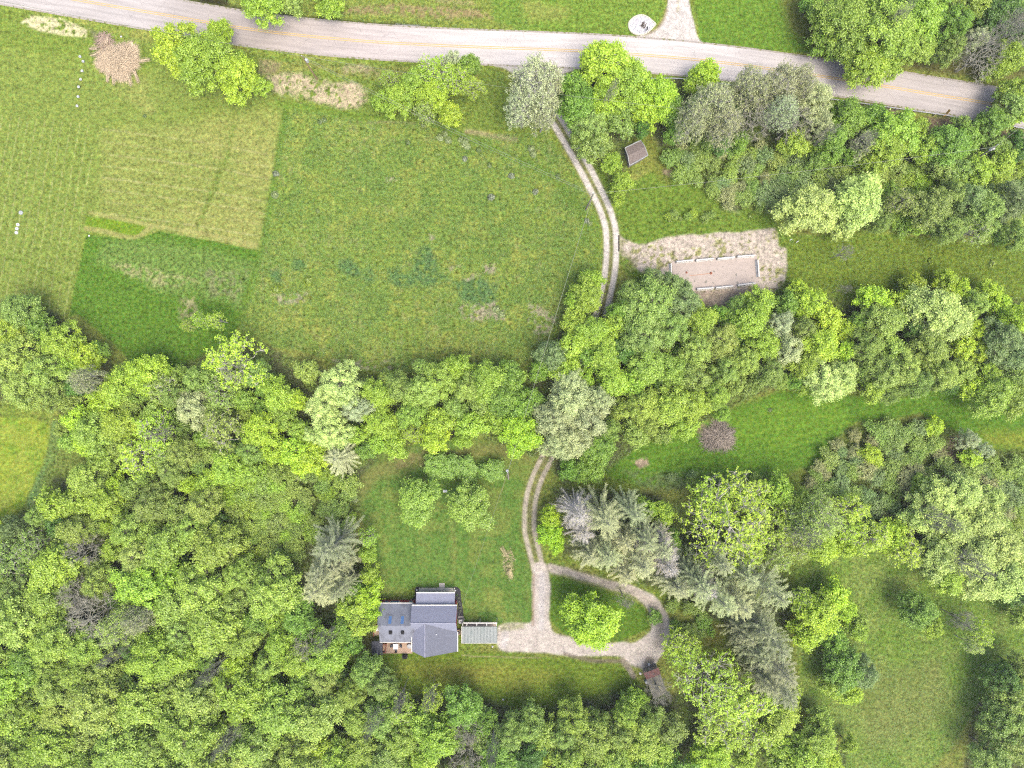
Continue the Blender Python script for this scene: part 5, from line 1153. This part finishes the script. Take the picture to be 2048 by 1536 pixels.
# --- trees placed one by one: pixel of the crown's middle, crown radius in pixels, kind, colour
LIST = """
350 92 52 L yel|410 118 66 L lime|468 150 46 L yel|520 172 20 L lime|520 3 44 L lime|655 4 30 L lime|585 0 26 L olive|438 62 26 L yel
905 120 24 W silver|872 150 40 S yel|830 168 36 L lime|800 196 34 L lime|765 205 24 L lime|862 192 36 L yel|908 160 32 S yel|898 226 26 L yel|945 175 22 S yel|850 224 22 S olive|780 160 20 S lime
933 130 26 L green
1160 215 44 L green|1150 175 34 L green|1215 128 56 L yel|1180 250 38 W mid|1262 165 48 L lime|1315 190 46 L yel|1296 222 32 L yel|1210 205 44 L yel|1238 240 34 L mid|1190 290 34 L mid|1160 275 24 L mid
1224 325 22 L lime|1245 365 24 L lime|1236 395 16 L lime|1340 215 34 L green|1352 262 24 L green
1410 150 34 L yel|1400 170 26 L lime|1425 215 50 G ogrey|1385 245 36 G ogrey|1445 250 40 G ogrey|1395 215 30 M mid
1500 180 42 G ogrey|1515 235 44 B grey|1555 175 46 G ogrey|1625 200 50 W ogrey|1600 165 30 G ogrey|1585 240 40 B grey|1560 225 34 G silver|1640 250 36 W ogrey|1590 285 30 L lime|1640 292 22 L lime|1540 200 24 L green
1695 235 42 L green|1665 285 36 L green|1790 265 52 L lime|1750 235 32 L green|1775 300 42 L lime|1745 330 28 L lime|1725 290 26 S silver|1838 256 22 L lime|1850 295 30 L lime|1900 290 44 L green|1935 278 30 L green|1985 245 32 L green|2024 215 34 L mid|2035 180 30 L lime|2014 190 22 L lime|2045 225 28 L lime
1955 340 34 L lime|2005 325 30 L lime|2040 300 26 L dark|1920 340 30 L mid|1880 335 28 L mid
1690 45 66 L forest|1770 60 74 L forest|1840 40 56 L lime|1735 130 44 L lime|1775 128 32 L lime|1655 85 32 L green|1835 95 36 L forest|1645 30 24 L green|1910 45 42 M green|1870 10 40 M green|1940 0 46 M forest|2000 20 48 L dark|2035 70 34 L dark|1905 95 30 M mid|2020 112 36 L lime|1990 135 24 L lime|1965 105 44 B grey|1950 75 28 W silver
2030 55 40 B grey
1800 402 24 S olive|1865 415 44 L mid|1905 385 30 M mid|1940 395 34 M blue|1975 420 40 M mid|2030 400 36 M blue|2040 470 30 M mid|1905 455 34 M mid|1840 445 22 L lime|1955 460 30 S olive|1760 445 22 M mid|1690 505 16 B grey|1690 578 10 B grey
1620 415 56 L pale|1718 400 58 L pale|1690 450 28 L pale|1660 450 20 L pale
40 622 40 L mid|75 652 30 L green|20 665 34 L lime|122 682 40 L lime|95 700 28 L forest|30 720 52 M forest2|85 745 46 M olive|40 770 50 M forest2|170 712 32 L yel|195 700 20 L green|140 730 30 L lime|175 760 26 G ogrey|100 790 32 M olive|150 775 24 L dark
470 722 58 S yel|290 748 44 L yel|235 775 42 L lime|205 800 34 L yel|155 838 30 L yel|250 745 24 L olive|325 775 34 S olive|185 865 42 L forest|240 850 40 L lime|175 890 30 L yel|310 870 44 S yel|278 912 44 S yel|330 910 30 S olive|360 905 36 M olive|385 820 40 M silver|345 790 30 M mid|395 760 34 M mid|440 785 34 S olive|445 860 44 S olive|425 825 30 L mid|340 940 34 M mid
505 745 34 W mid|555 790 38 L lime|530 770 24 L green|590 800 22 L yel|520 862 40 L yel|545 900 28 L yel|500 900 30 M mid|455 935 40 L lime|415 960 28 L lime|380 970 24 L yel|470 900 24 L dark
682 772 52 W pale|645 815 46 W pale|665 865 44 W pale|715 815 38 W silver|612 742 26 L olive|630 870 26 W pale|590 900 34 L yel|625 915 34 L yel|600 930 24 L yel
755 790 38 L lime|775 765 26 L olive|760 845 36 L lime|800 775 36 M mid|845 780 44 M olive|820 830 32 M forest|880 760 38 M forest|915 735 30 L lime|935 775 32 M olive|880 840 32 L lime|868 876 32 L yel|825 868 20 S yel|790 888 30 L lime|760 885 26 L lime|910 815 28 L mid|715 870 24 L lime|840 735 20 W olive
975 765 44 L lime|1020 755 34 L green|1000 800 38 L green|945 850 34 L lime|925 880 20 L lime|1040 868 46 L fresh|1035 820 34 L green|1060 800 30 L green|990 840 30 L lime|965 810 28 L mid
1145 800 50 M silver|1110 840 46 M silver|1180 845 46 M silver|1150 880 44 M silver|1120 890 38 M silver|1195 800 34 M silver|1140 765 34 M silver|1200 895 38 L green|1180 935 34 L green|1140 940 24 L green|1220 860 26 M mid
1105 710 36 M blue|1080 740 24 L green|1130 740 34 L lime|1145 692 34 L lime|1185 665 40 L lime|1150 645 30 L lime|1175 590 36 L lime|1185 560 24 L lime|1150 605 22 L lime|1210 710 38 L lime|1235 650 32 L lime|1180 715 28 L green|1165 760 28 L lime|1225 760 38 L lime|1250 700 32 L dark
1300 610 62 M mid|1365 600 42 M blue|1345 570 30 M blue|1265 590 34 M mid|1290 670 50 M mid|1340 655 44 M mid|1240 620 26 M green|1310 560 26 M blue
1300 730 44 L forest|1265 765 34 L lime|1345 740 38 L forest|1395 700 40 M olive|1390 755 38 M mid|1285 815 42 M forest|1240 815 24 L olive|1270 868 30 L olive|1300 850 24 M olive|1340 810 44 L lime|1385 810 42 L lime|1370 850 32 L lime|1325 870 22 L mid|1405 645 36 L lime|1440 680 42 M olive|1450 740 34 M mid|1430 790 34 M forest|1445 825 20 M forest|1470 770 24 L olive
1500 640 42 L lime|1520 605 34 L lime|1395 610 16 L yel|1530 690 38 L lime|1490 720 34 M olive|1560 650 34 W silver|1470 650 30 L green|1575 610 28 L green|1620 605 34 L yel|1600 580 22 L yel|1655 640 34 L yel|1690 660 22 L yel|1575 700 38 M silver|1540 745 34 M mid|1640 690 42 L yel|1610 725 36 L lime|1650 760 46 W pale|1685 755 36 L pale|1620 770 24 L lime|1690 700 24 L yel|1560 760 20 M olive|1610 660 30 M mid
1750 600 34 L yel|1770 640 42 L olive|1810 600 30 L yel|1830 570 24 L yel|1870 618 56 L pale|1905 640 44 L pale|1875 655 34 L pale|1830 655 24 L dark|1895 562 24 L yel|1920 580 24 L yel|1980 585 26 L yel|2000 610 26 L yel|2028 640 36 L fresh|1950 610 32 M olive|1950 660 26 L yel|1735 690 34 M mid|1780 700 34 L olive|1770 745 40 M mid|1810 735 38 M olive|1860 700 38 L olive|1885 745 36 M olive|1840 765 30 M mid|1925 695 28 L yel|1960 700 26 L yel|1925 745 30 L olive|1975 745 26 L lime|2005 680 44 M blue|2040 710 40 M blue|1990 790 44 L forest|2030 795 38 L forest|1955 775 30 L yel|1745 780 28 L lime|1780 790 22 L mid|2030 755 30 L mid
1870 1000 46 L pale|1925 985 42 L pale|1840 1040 34 L pale|1900 1050 50 L pale|1965 1040 44 L pale|1880 1110 46 L pale|1945 1110 52 L pale|2000 1095 48 L pale|2010 1160 50 L pale|1955 1165 44 L pale|1900 1155 36 L lime|1980 1000 28 L pale|2040 1130 34 L pale|1850 975 26 L lime
1455 1050 92 S yel|1425 1000 46 S yel|1490 990 44 S yel|1500 1080 42 S yel|1560 985 34 L lime|1595 1010 36 L lime|1630 1040 50 G olive|1640 1090 40 L yel|1600 1090 30 S olive|1700 1020 34 S yel|1700 1060 30 S yel|1740 1075 38 S yel|1785 1070 34 L yel|1810 1100 36 S yel|1555 1050 40 S yel|1690 1095 24 L yel|1560 1110 32 S olive
1102 1035 24 L fresh|1100 1065 28 L fresh|1112 1088 20 L fresh|1295 1018 24 L lime|1325 1028 26 L lime|1345 1085 24 L green
735 1108 20 L lime|738 1150 22 L lime|740 1190 30 L fresh|705 1215 34 L lime|722 1250 30 L lime|690 1260 32 L green|738 1075 20 S lime|742 1225 22 L fresh|715 1180 24 L green|700 1290 24 L green
1640 1230 46 L yel|1665 1195 34 L yel|1690 1220 26 L yel|1615 1270 34 L yel|1600 1200 26 S yel|1715 1262 24 L lime|1670 1285 30 L green|1720 1245 20 L olive|1690 1340 42 L green|1725 1345 36 M blue|1670 1370 30 L lime|1700 1385 28 L yel
1840 1222 38 L green|1865 1255 22 L lime|1960 1265 26 S yel|1925 1240 22 B grey|1945 1290 18 S pale
1418 1366 72 S yel|1362 1290 34 S yel|1370 1310 34 S yel|1480 1400 60 S yel|1440 1450 50 S yel|1500 1470 44 S yel|1560 1440 42 L gold|1575 1400 28 S yel|1430 1510 40 L yel|1400 1520 26 L yel|1490 1520 24 L lime|1320 1385 26 B grey|1276 1402 22 L lime|1262 1408 26 L forest|1560 1490 30 L lime|1640 1440 26 L forest
1250 1198 20 B grey
1698 1490 18 L lime|1640 1480 38 L forest|1610 1520 42 L lime|1660 1530 28 L yel|1570 1530 34 L forest
2014 1445 46 M mid|2035 1400 46 M mid|2040 1480 50 M mid|1990 1512 40 M mid|2010 1360 34 M dark|2045 1340 30 M mid|2045 1235 26 L olive|2040 1190 28 L dark
730 1345 34 M mid|760 1370 34 M mid|700 1390 34 M forest|770 1400 24 L green|800 1420 30 S lime|865 1395 26 S yel|925 1418 42 L green|965 1445 30 L green|1060 1452 38 M mid|1020 1470 36 M mid|1085 1470 34 L forest|1150 1440 38 M forest|1195 1442 24 M mid|1130 1470 34 M mid|1190 1480 44 L forest|1255 1430 30 M forest|1240 1470 34 M mid|1300 1440 30 M mid|1285 1480 46 L forest|1230 1520 40 L forest|1320 1500 34 L forest|1140 1520 38 L forest|880 1480 46 L lime|840 1450 34 L forest|800 1480 38 L forest|850 1520 34 L lime|760 1440 40 L mid|930 1520 38 B grey|935 1460 32 B grey|1000 1520 44 L green|1060 1515 36 L dark|770 1520 40 L mid|720 1440 38 L forest
190 1230 56 B grey|245 1250 44 G olive|150 1190 36 B grey|165 1100 34 B grey|15 1120 44 S mid|60 1090 34 S mid|25 1180 34 W mid|280 1235 30 G ogrey
615 1290 34 B grey|20 1060 26 M blue|75 1030 26 M mid
225 1100 26 L lime|650 1310 46 L lime|600 1320 40 L lime|560 1290 36 L lime|330 1095 50 L forest|260 1060 44 M forest|155 1000 34 L lime|150 1060 36 L olive|230 970 22 L yel|300 1010 40 M mid|350 1020 30 L mid
"""
for row in LIST.replace('\n', '|').split('|'):
    if not row.strip(): continue
    a = row.split(); tree(float(a[0]), float(a[1]), float(a[2]), a[3], a[4])
tree(1068, 178, 58, 'G', 'silver', 'tall pale grey half leafed tree over the mouth of the gravel track', 'tree', h=17)
tree(1045, 215, 36, 'G', 'silver'); tree(1085, 225, 34, 'G', 'ogrey'); tree(1095, 160, 30, 'G', 'ogrey')
tree(833, 1003, 48, 'L', 'roundg', 'left of the two round green trees on the house lawn', 'tree', 'two round trees on the lawn', h=8.5)
tree(940, 1015, 49, 'L', 'roundg', 'right of the two round green trees on the house lawn', 'tree', 'two round trees on the lawn', h=8.5)
for i, (a, b, r) in enumerate(((868, 935, 27), (899, 934, 28), (931, 937, 27), (984, 941, 26))):
    tree(a, b, r, 'L', 'green', f'dense green bush, {["leftmost", "second", "third", "rightmost and separate one"][i]} of the row above the round trees', 'bush', 'row of green bushes on the lawn', h=3.2, jit=False)
tree(1185, 1243, 60, 'L', 'fresh', 'big brilliant lime tree standing inside the gravel loop', 'tree', h=12)
tree(1870, 853, 20, 'L', 'fresh', 'small bright lime bush at the upper edge of the right thicket', 'shrub', h=3.5); tree(1745, 912, 24, 'L', 'fresh', 'bright lime shrub inside the olive thicket on the right', 'shrub', h=4)
tree(1945, 915, 22, 'L', 'yel', 'round yellow green shrub beside the brown patch of the right thicket', 'shrub', h=4); tree(403, 641, 18, 'S', 'yel'); tree(432, 640, 18, 'S', 'yel'); tree(376, 652, 12, 'S', 'gold')
tree(1940, 880, 22, 'W', 'silver'); tree(1970, 900, 18, 'W', 'silver')
# dead snags standing clear of the crowns
for a, b, r, hh in ((1222, 188, 13, 17), (1795, 36, 15, 19), (1655, 268, 15, 14), (1730, 284, 16, 13), (2030, 50, 26, 20), (1925, 470, 10, 9), (800, 1402, 14, 15), (858, 1398, 12, 15), (745, 1445, 16, 18), (985, 1500, 14, 19), (470, 742, 24, 15), (320, 868, 16, 15), (230, 1310, 14, 16), (420, 1345, 16, 19), (455, 1480, 16, 20), (1880, 1040, 22, 18), (1940, 1130, 26, 18), (1610, 1075, 26, 17), (650, 1278, 16, 18)):
    tree(a, b, r, 'B', 'grey', h=hh)
# conifers are placed by their tips
for a, b, h, R, kk, cc in ((1215, 1046, 20, 62, 'C', 'pine'), (1268, 1032, 18, 50, 'C', 'pined'), (1256, 1086, 17, 46, 'C', 'pine'), (1296, 1084, 19, 50, 'C', 'pined'), (1219, 1118, 17, 50, 'C', 'pine'), (1180, 1112, 14, 44, 'C', 'pine'), (1330, 1105, 17, 46, 'C', 'pine'),
      (1290, 1135, 18, 50, 'C', 'pine'), (1255, 1150, 13, 40, 'C', 'pine'), (1411, 1178, 20, 54, 'C', 'pine'), (1449, 1130, 18, 46, 'C', 'pine'), (1449, 1211, 21, 56, 'C', 'pine'), (1488, 1218, 19, 52, 'C', 'pine'), (1505, 1160, 17, 44, 'C', 'pine'), (1558, 1192, 21, 56, 'C', 'pine'),
      (1380, 1150, 15, 44, 'C', 'pined'), (1360, 1180, 15, 44, 'C', 'pine'), (1530, 1262, 19, 50, 'C', 'pined'), (1562, 1300, 21, 56, 'C', 'pined'), (1530, 1320, 17, 46, 'C', 'pined'), (1572, 1352, 21, 56, 'C', 'pined'), (1580, 1395, 19, 50, 'C', 'pined'), (1500, 1275, 15, 40, 'C', 'pined'), (1545, 1375, 17, 46, 'C', 'pined'),
      (672, 920, 11, 46, 'C', 'pine'), (655, 1100, 21, 60, 'C', 'pined'), (640, 1150, 18, 52, 'C', 'pined'), (668, 1135, 15, 44, 'C', 'pined'), (630, 1188, 20, 56, 'C', 'pine'), (670, 1185, 16, 40, 'C', 'pined'),
      (1160, 1034, 17, 48, 'D', 'grey'), (1172, 1072, 14, 38, 'D', 'grey'), (1295, 1088, 16, 34, 'D', 'grey'), (1344, 1112, 15, 34, 'D', 'grey'), (1342, 1140, 17, 36, 'D', 'grey'), (1420, 1186, 19, 38, 'D', 'grey'), (1216, 1122, 12, 24, 'D', 'grey'), (1330, 1085, 14, 30, 'D', 'grey')):
    tree(a, b, R, kk, cc, h=h * .93)
TREES += [(1273, 306, 40), (1305, 1350, 26), (1225, 345, 20), (1885, 228, 30)]
# --- the closed wood at the lower left and along the bottom
def fill(poly, n, rmin, rmax, kinds, f=.62):
    xs = [p[0] for p in poly]; ys = [p[1] for p in poly]; k = 0
    pa = np.array(poly)
    for _ in range(n * 60):
        if k >= n: break
        a, b = rnd.uniform(min(xs), max(xs)), rnd.uniform(min(ys), max(ys)); r = rnd.uniform(rmin, rmax)
        if not inside(np.array([a]), np.array([b]), poly)[0] or not free(a, b, r, f): continue
        kd, cc = rnd.choice(kinds); tree(a, b, r, kd, cc); k += 1
FOREST = [(-40, 1080), (100, 1010), (150, 950), (420, 980), (440, 1090), (500, 1150), (600, 1200), (690, 1290), (690, 1350), (730, 1420), (900, 1450), (1050, 1480), (1340, 1450), (1370, 1560), (-40, 1560)]
fill(FOREST, 26, 50, 66, [('L', 'forest'), ('L', 'forest2'), ('L', 'lime'), ('M', 'forest'), ('M', 'forest2')], .66)
fill(FOREST, 90, 32, 46, [('L', 'forest'), ('L', 'mid'), ('L', 'lime'), ('M', 'mid'), ('L', 'forest2'), ('M', 'forest'), ('L', 'green'), ('W', 'olive'), ('M', 'forest2'), ('L', 'yel')], .60)
fill(FOREST, 60, 18, 28, [('L', 'mid'), ('L', 'dark'), ('L', 'green'), ('L', 'lime')], .60)
BAND = WOODS[0]
fill([(150, 760), (400, 740), (700, 780), (760, 800), (740, 900), (500, 960), (350, 960), (200, 940), (120, 860)], 26, 18, 30, [('L', 'mid'), ('L', 'green'), ('L', 'olive'), ('L', 'forest')], .6)
fill([(1240, 720), (1500, 600), (1720, 620), (2048, 680), (2048, 780), (1720, 770), (1480, 780), (1300, 840)], 30, 16, 28, [('L', 'mid'), ('L', 'green'), ('L', 'dark'), ('L', 'olive')], .6)
fill([(1620, 0), (2048, 0), (2048, 130), (1900, 110), (1650, 90)], 14, 20, 30, [('L', 'mid'), ('L', 'green'), ('L', 'dark')], .6)
fill([(1150, 180), (1700, 220), (2048, 260), (2048, 330), (1600, 320), (1340, 280), (1170, 290)], 10, 16, 24, [('L', 'mid'), ('L', 'green'), ('L', 'dark')], .6)
# --- thickets
def thick(poly, n, cols, rmin=13, rmax=24, f=.52):
    fill(poly, n, rmin, rmax, [('H', c) for c in cols], f)
thick([(1330, 300), (1440, 275), (1600, 300), (1700, 330), (1700, 350), (1560, 420), (1440, 400), (1350, 350)], 55, ['mid', 'mid', 'ogrey', 'blue', 'olive'])
thick([(1690, 330), (1850, 330), (2050, 340), (2050, 480), (1780, 450), (1740, 340)], 58, ['mid', 'lime', 'green', 'olive', 'blue'])
thick([(1610, 965), (1700, 860), (1860, 850), (1900, 960), (1860, 1060), (1740, 1060), (1620, 1010)], 52, ['ogrey', 'mid', 'blue', 'mid'])
thick([(1900, 930), (2050, 930), (2050, 1080), (1990, 1080), (1910, 980)], 30, ['ogrey', 'mid', 'blue', 'olive'])
thick([(430, 960), (560, 930), (700, 960), (715, 1050), (640, 1080), (590, 1130), (490, 1130), (440, 1070)], 60, ['olive', 'lime', 'lime', 'mid', 'olive'])
thick([(1240, 950), (1540, 950), (1540, 965), (1260, 968)], 6, ['blue', 'mid'], 8, 12)
thick([(1400, 440), (1330, 440), (1330, 425), (1480, 425)], 6, ['lime', 'mid'], 7, 11)
thick([(1300, 1230), (1350, 1190), (1400, 1200), (1440, 1260), (1350, 1290), (1330, 1250)], 12, ['green', 'mid'], 9, 15)

# --- a label for each: colour, kind, what it is nearest to and on which side, and its rank among its likes
ORD = ['nearest', 'second nearest', 'third nearest', 'fourth nearest', 'fifth nearest', 'sixth nearest', 'seventh nearest', 'eighth nearest', 'ninth nearest', 'tenth nearest'] + [f'{n}th nearest' for n in range(11, 60)]
KW = {'broadleaf_tree': 'leafy tree', 'sparse_tree': 'sparse tree', 'bare_tree': 'leafless tree', 'shrub': 'shrub', 'sapling': 'sapling', 'conifer_tree': 'feathery conifer', 'dead_conifer_tree': 'dead bleached conifer'}
GR_ = {'sapling': 'saplings between the trees', 'broadleaf_tree': 'leafy trees of the woods', 'sparse_tree': 'sparsely leafed trees', 'bare_tree': 'leafless trees', 'shrub': 'shrubs and undergrowth bushes', 'conifer_tree': 'conifers', 'dead_conifer_tree': 'dead conifers'}
buckets = {}
for t in TL:
    e_, px, py, r, k, name, colr, label, cat, group = t
    if label: tag(e_, label, cat, group); continue
    g = min(GUIDE, key=lambda g: math.hypot(px - g[1], py - g[2])); dx, dy = px - g[1], py - g[2]
    side = ('right of' if dx > 0 else 'left of') if abs(dx) > abs(dy) else ('below' if dy > 0 else 'above')
    big = '' if name != 'broadleaf_tree' else ('big ' if r >= 50 else ('small ' if r < 30 else ''))
    key = (f'{big}{CW[colr]} {KW[name]}' if k not in 'BD' else KW[name], side, g[0]); buckets.setdefault(key, []).append((math.hypot(dx, dy), e_, name))
for (what, side, gname), L_ in buckets.items():
    L_.sort(key=lambda q: q[0])
    for i, (d, e_, name) in enumerate(L_):
        s_ = f'{what} {side} {gname}' + ('' if len(L_) == 1 else f', {ORD[i]} such')
        tag(e_, s_, 'shrub' if name == 'shrub' else ('conifer' if 'conifer' in name else 'tree'), GR_[name])

# ------------------------------------------------------------------ growth nobody could count
def scatter(name, polys, n, zmax, size, rgbs, label=None, msk=None, up=.8, asp=.55):
    xs = [p[0] for q in polys for p in q]; ys = [p[1] for q in polys for p in q]
    a = rng.uniform(max(-60, min(xs)), min(2110, max(xs)), n); b = rng.uniform(max(-60, min(ys)), min(1600, max(ys)), n); keep = np.zeros(n, bool)
    for q in polys: keep |= inside(a, b, q)
    if msk is not None: keep &= msk(a, b)
    a, b = a[keep], b[keep]; m = len(a); h = fbm(a / 14, b / 14, 3); z = zmax * rng.random(m) * sstep(.3, .65, h) * 1.2 + .03
    c = np.stack([(a - 1024) * S, (768 - b) * S, z], 1); co, f = leaves_np(c, rng.normal(size=(m, 3)) * .5 + [0, 0, up], size * rng.uniform(.5, 1.3, m), asp)
    o = link(name, mesh_np(name, co, f, {'tint': ('FACE', 'FLOAT', np.clip(.42 + rng.normal(size=m) * .18 + (h - .5) * .5, 0, 1))}), LEAF)
    o.color = (*[q * k_ for q, k_ in zip(lin(rgbs), (2.2, 2.3, 2.0))], 1); return tag(o, label, None, None, 'stuff')
scatter('undergrowth', WOODS, 330000, 1.5, .17, (106, 132, 56), 'low leafy undergrowth between the trees')
scatter('thicket_growth', SCRUB, 90000, 1.6, .15, (122, 140, 76), 'tangled low growth of the thickets')
nomow = lambda a, b: vnoise(a / 9 + 4, b / 9) + .5 * vnoise(a / 30, b / 30) > .55
scatter('meadow_grass', [MEAD], 130000, .22, .12, (116, 156, 74), 'rough grass tufts of the middle meadow', nomow, 1.3, .3)
scatter('meadow_grass', [BR, [(1560, 480), (2150, 470), (2150, 640), (1560, 600)]], 80000, .22, .12, (118, 158, 76), 'rough grass tufts of the right hand meadows', nomow, 1.3, .3)
scatter('verge_grass', [[(0, 22), (330, 94), (520, 112), (700, 127), (990, 139), (1010, 150), (1020, 250), (960, 262), (860, 240), (740, 232), (560, 195), (330, 92)], [(345, -30), (1030, -30), (1060, 60), (900, 56), (700, 42), (512, 24)]], 60000, .3, .12, (120, 154, 72), 'long grass of the road verges', nomow, 1.3, .3)
# weeds standing out of the meadow: each tuft is a plant
WEED = [(880, 275, 9, 'pale'), (890, 268, 7, 'pale'), (897, 281, 8, 'pale'), (930, 285, 10, 'pale'), (922, 280, 7, 'pale'), (935, 293, 8, 'pale'), (846, 251, 5, 'pale'), (640, 244, 6, 'mid'), (648, 240, 6, 'mid'), (681, 265, 7, 'lime'), (637, 302, 7, 'lime'), (633, 310, 6, 'lime'), (657, 306, 6, 'lime'), (673, 284, 5, 'lime'),
        (816, 285, 6, 'mid'), (768, 305, 5, 'lime'), (874, 306, 7, 'lime'), (930, 318, 6, 'silver'), (957, 300, 6, 'mid'), (963, 310, 5, 'lime'), (552, 348, 7, 'silver'), (707, 352, 5, 'yel'), (600, 362, 5, 'lime'), (883, 359, 5, 'lime'), (979, 331, 6, 'mid'), (1023, 352, 7, 'silver'), (1063, 298, 8, 'pale'), (1066, 308, 8, 'pale'), (1033, 310, 5, 'lime'),
        (550, 390, 8, 'pale'), (560, 428, 5, 'lime'), (982, 395, 8, 'silver'), (1071, 384, 7, 'silver'), (1116, 352, 6, 'mid'), (553, 578, 10, 'yel'), (618, 563, 11, 'yel'), (636, 422, 5, 'olive'), (752, 520, 5, 'yel'), (767, 543, 5, 'yel'), (950, 570, 5, 'lime'), (872, 608, 5, 'lime'), (993, 618, 8, 'pale'), (1002, 628, 8, 'pale'), (630, 700, 5, 'yel'),
        (1174, 442, 6, 'silver'), (1180, 447, 5, 'pale'), (1138, 620, 8, 'pale'), (1148, 632, 8, 'pale'), (1140, 628, 6, 'pale'), (1860, 522, 7, 'yel'), (1985, 525, 7, 'yel'), (1980, 532, 6, 'yel'), (1540, 820, 5, 'mid'), (1765, 345, 6, 'silver'), (2018, 335, 8, 'pale'), (2014, 350, 8, 'pale'), (709, 1000, 8, 'pale'), (748, 1335, 8, 'pale'), (757, 1345, 8, 'pale'),
        (290, 232, 4, 'mid'), (1500, 432, 6, 'lime'), (1340, 440, 6, 'lime'), (1360, 436, 6, 'lime'), (1390, 430, 6, 'lime')]
wb = {}
for a, b, r, cc in WEED:
    g = min(GUIDE, key=lambda g: math.hypot(a - g[1], b - g[2])); dx, dy = a - g[1], b - g[2]
    side = ('right of' if dx > 0 else 'left of') if abs(dx) > abs(dy) else ('below' if dy > 0 else 'above')
    o = plant(a, b, r * S * .95, PAL[cc], None, 'weed', 'leafy weeds standing in the grass', 'weed_plant'); wb.setdefault((f'tiny {CW[cc]} weed', side, g[0]), []).append((math.hypot(dx, dy), o))
for (what, side, gname), L_ in wb.items():
    L_.sort(key=lambda q: q[0])
    for i, (d, o) in enumerate(L_): tag(o, f'{what} {side} {gname}' + ('' if len(L_) == 1 else f', {ORD[i]} such'), 'weed', 'leafy weeds standing in the grass')
# thin haze box, added to lift the dark tones and soften contrast
hm, hnt, ho = newmat('added_haze')
pv = N(hnt, 'ShaderNodeVolumePrincipled'); pv.inputs['Color'].default_value = (0.93, 0.96, 1.0, 1); pv.inputs['Density'].default_value = 0.00012; pv.inputs['Anisotropy'].default_value = 0.2
hnt.links.new(pv.outputs[0], ho.inputs['Volume'])
tag(MB().box(-1300, -1300, -1, 1300, 1300, HC + 4).build('haze', hm), kind='stuff')
a_, b_ = P(562, 945), P(612, 956); seg, _ = bezier(a_ + Vector((0, 0, .3)), (a_ + b_) / 2 + Vector((0, -.9, .35)), b_ + Vector((0, 0, .3)), 8, .12, .3, .05)
for k_ in range(5): seg.append((seg[k_ + 1][0], seg[k_ + 1][0] + Vector((rnd.uniform(-1, 0), rnd.uniform(-1, 1), .3)), .07, .02))
fl = link('fallen_log', mesh_np('fallen_log', *tubes_np(seg, 7)), BARK); fl.color = (*lin((214, 206, 190)), 1); tag(fl, 'pale fallen log lying at the clearing edge left of the lawn', 'log')
print('things', len([o for o in col.objects if o.parent is None]), 'objects', len(col.objects), 'trees', len(TL))
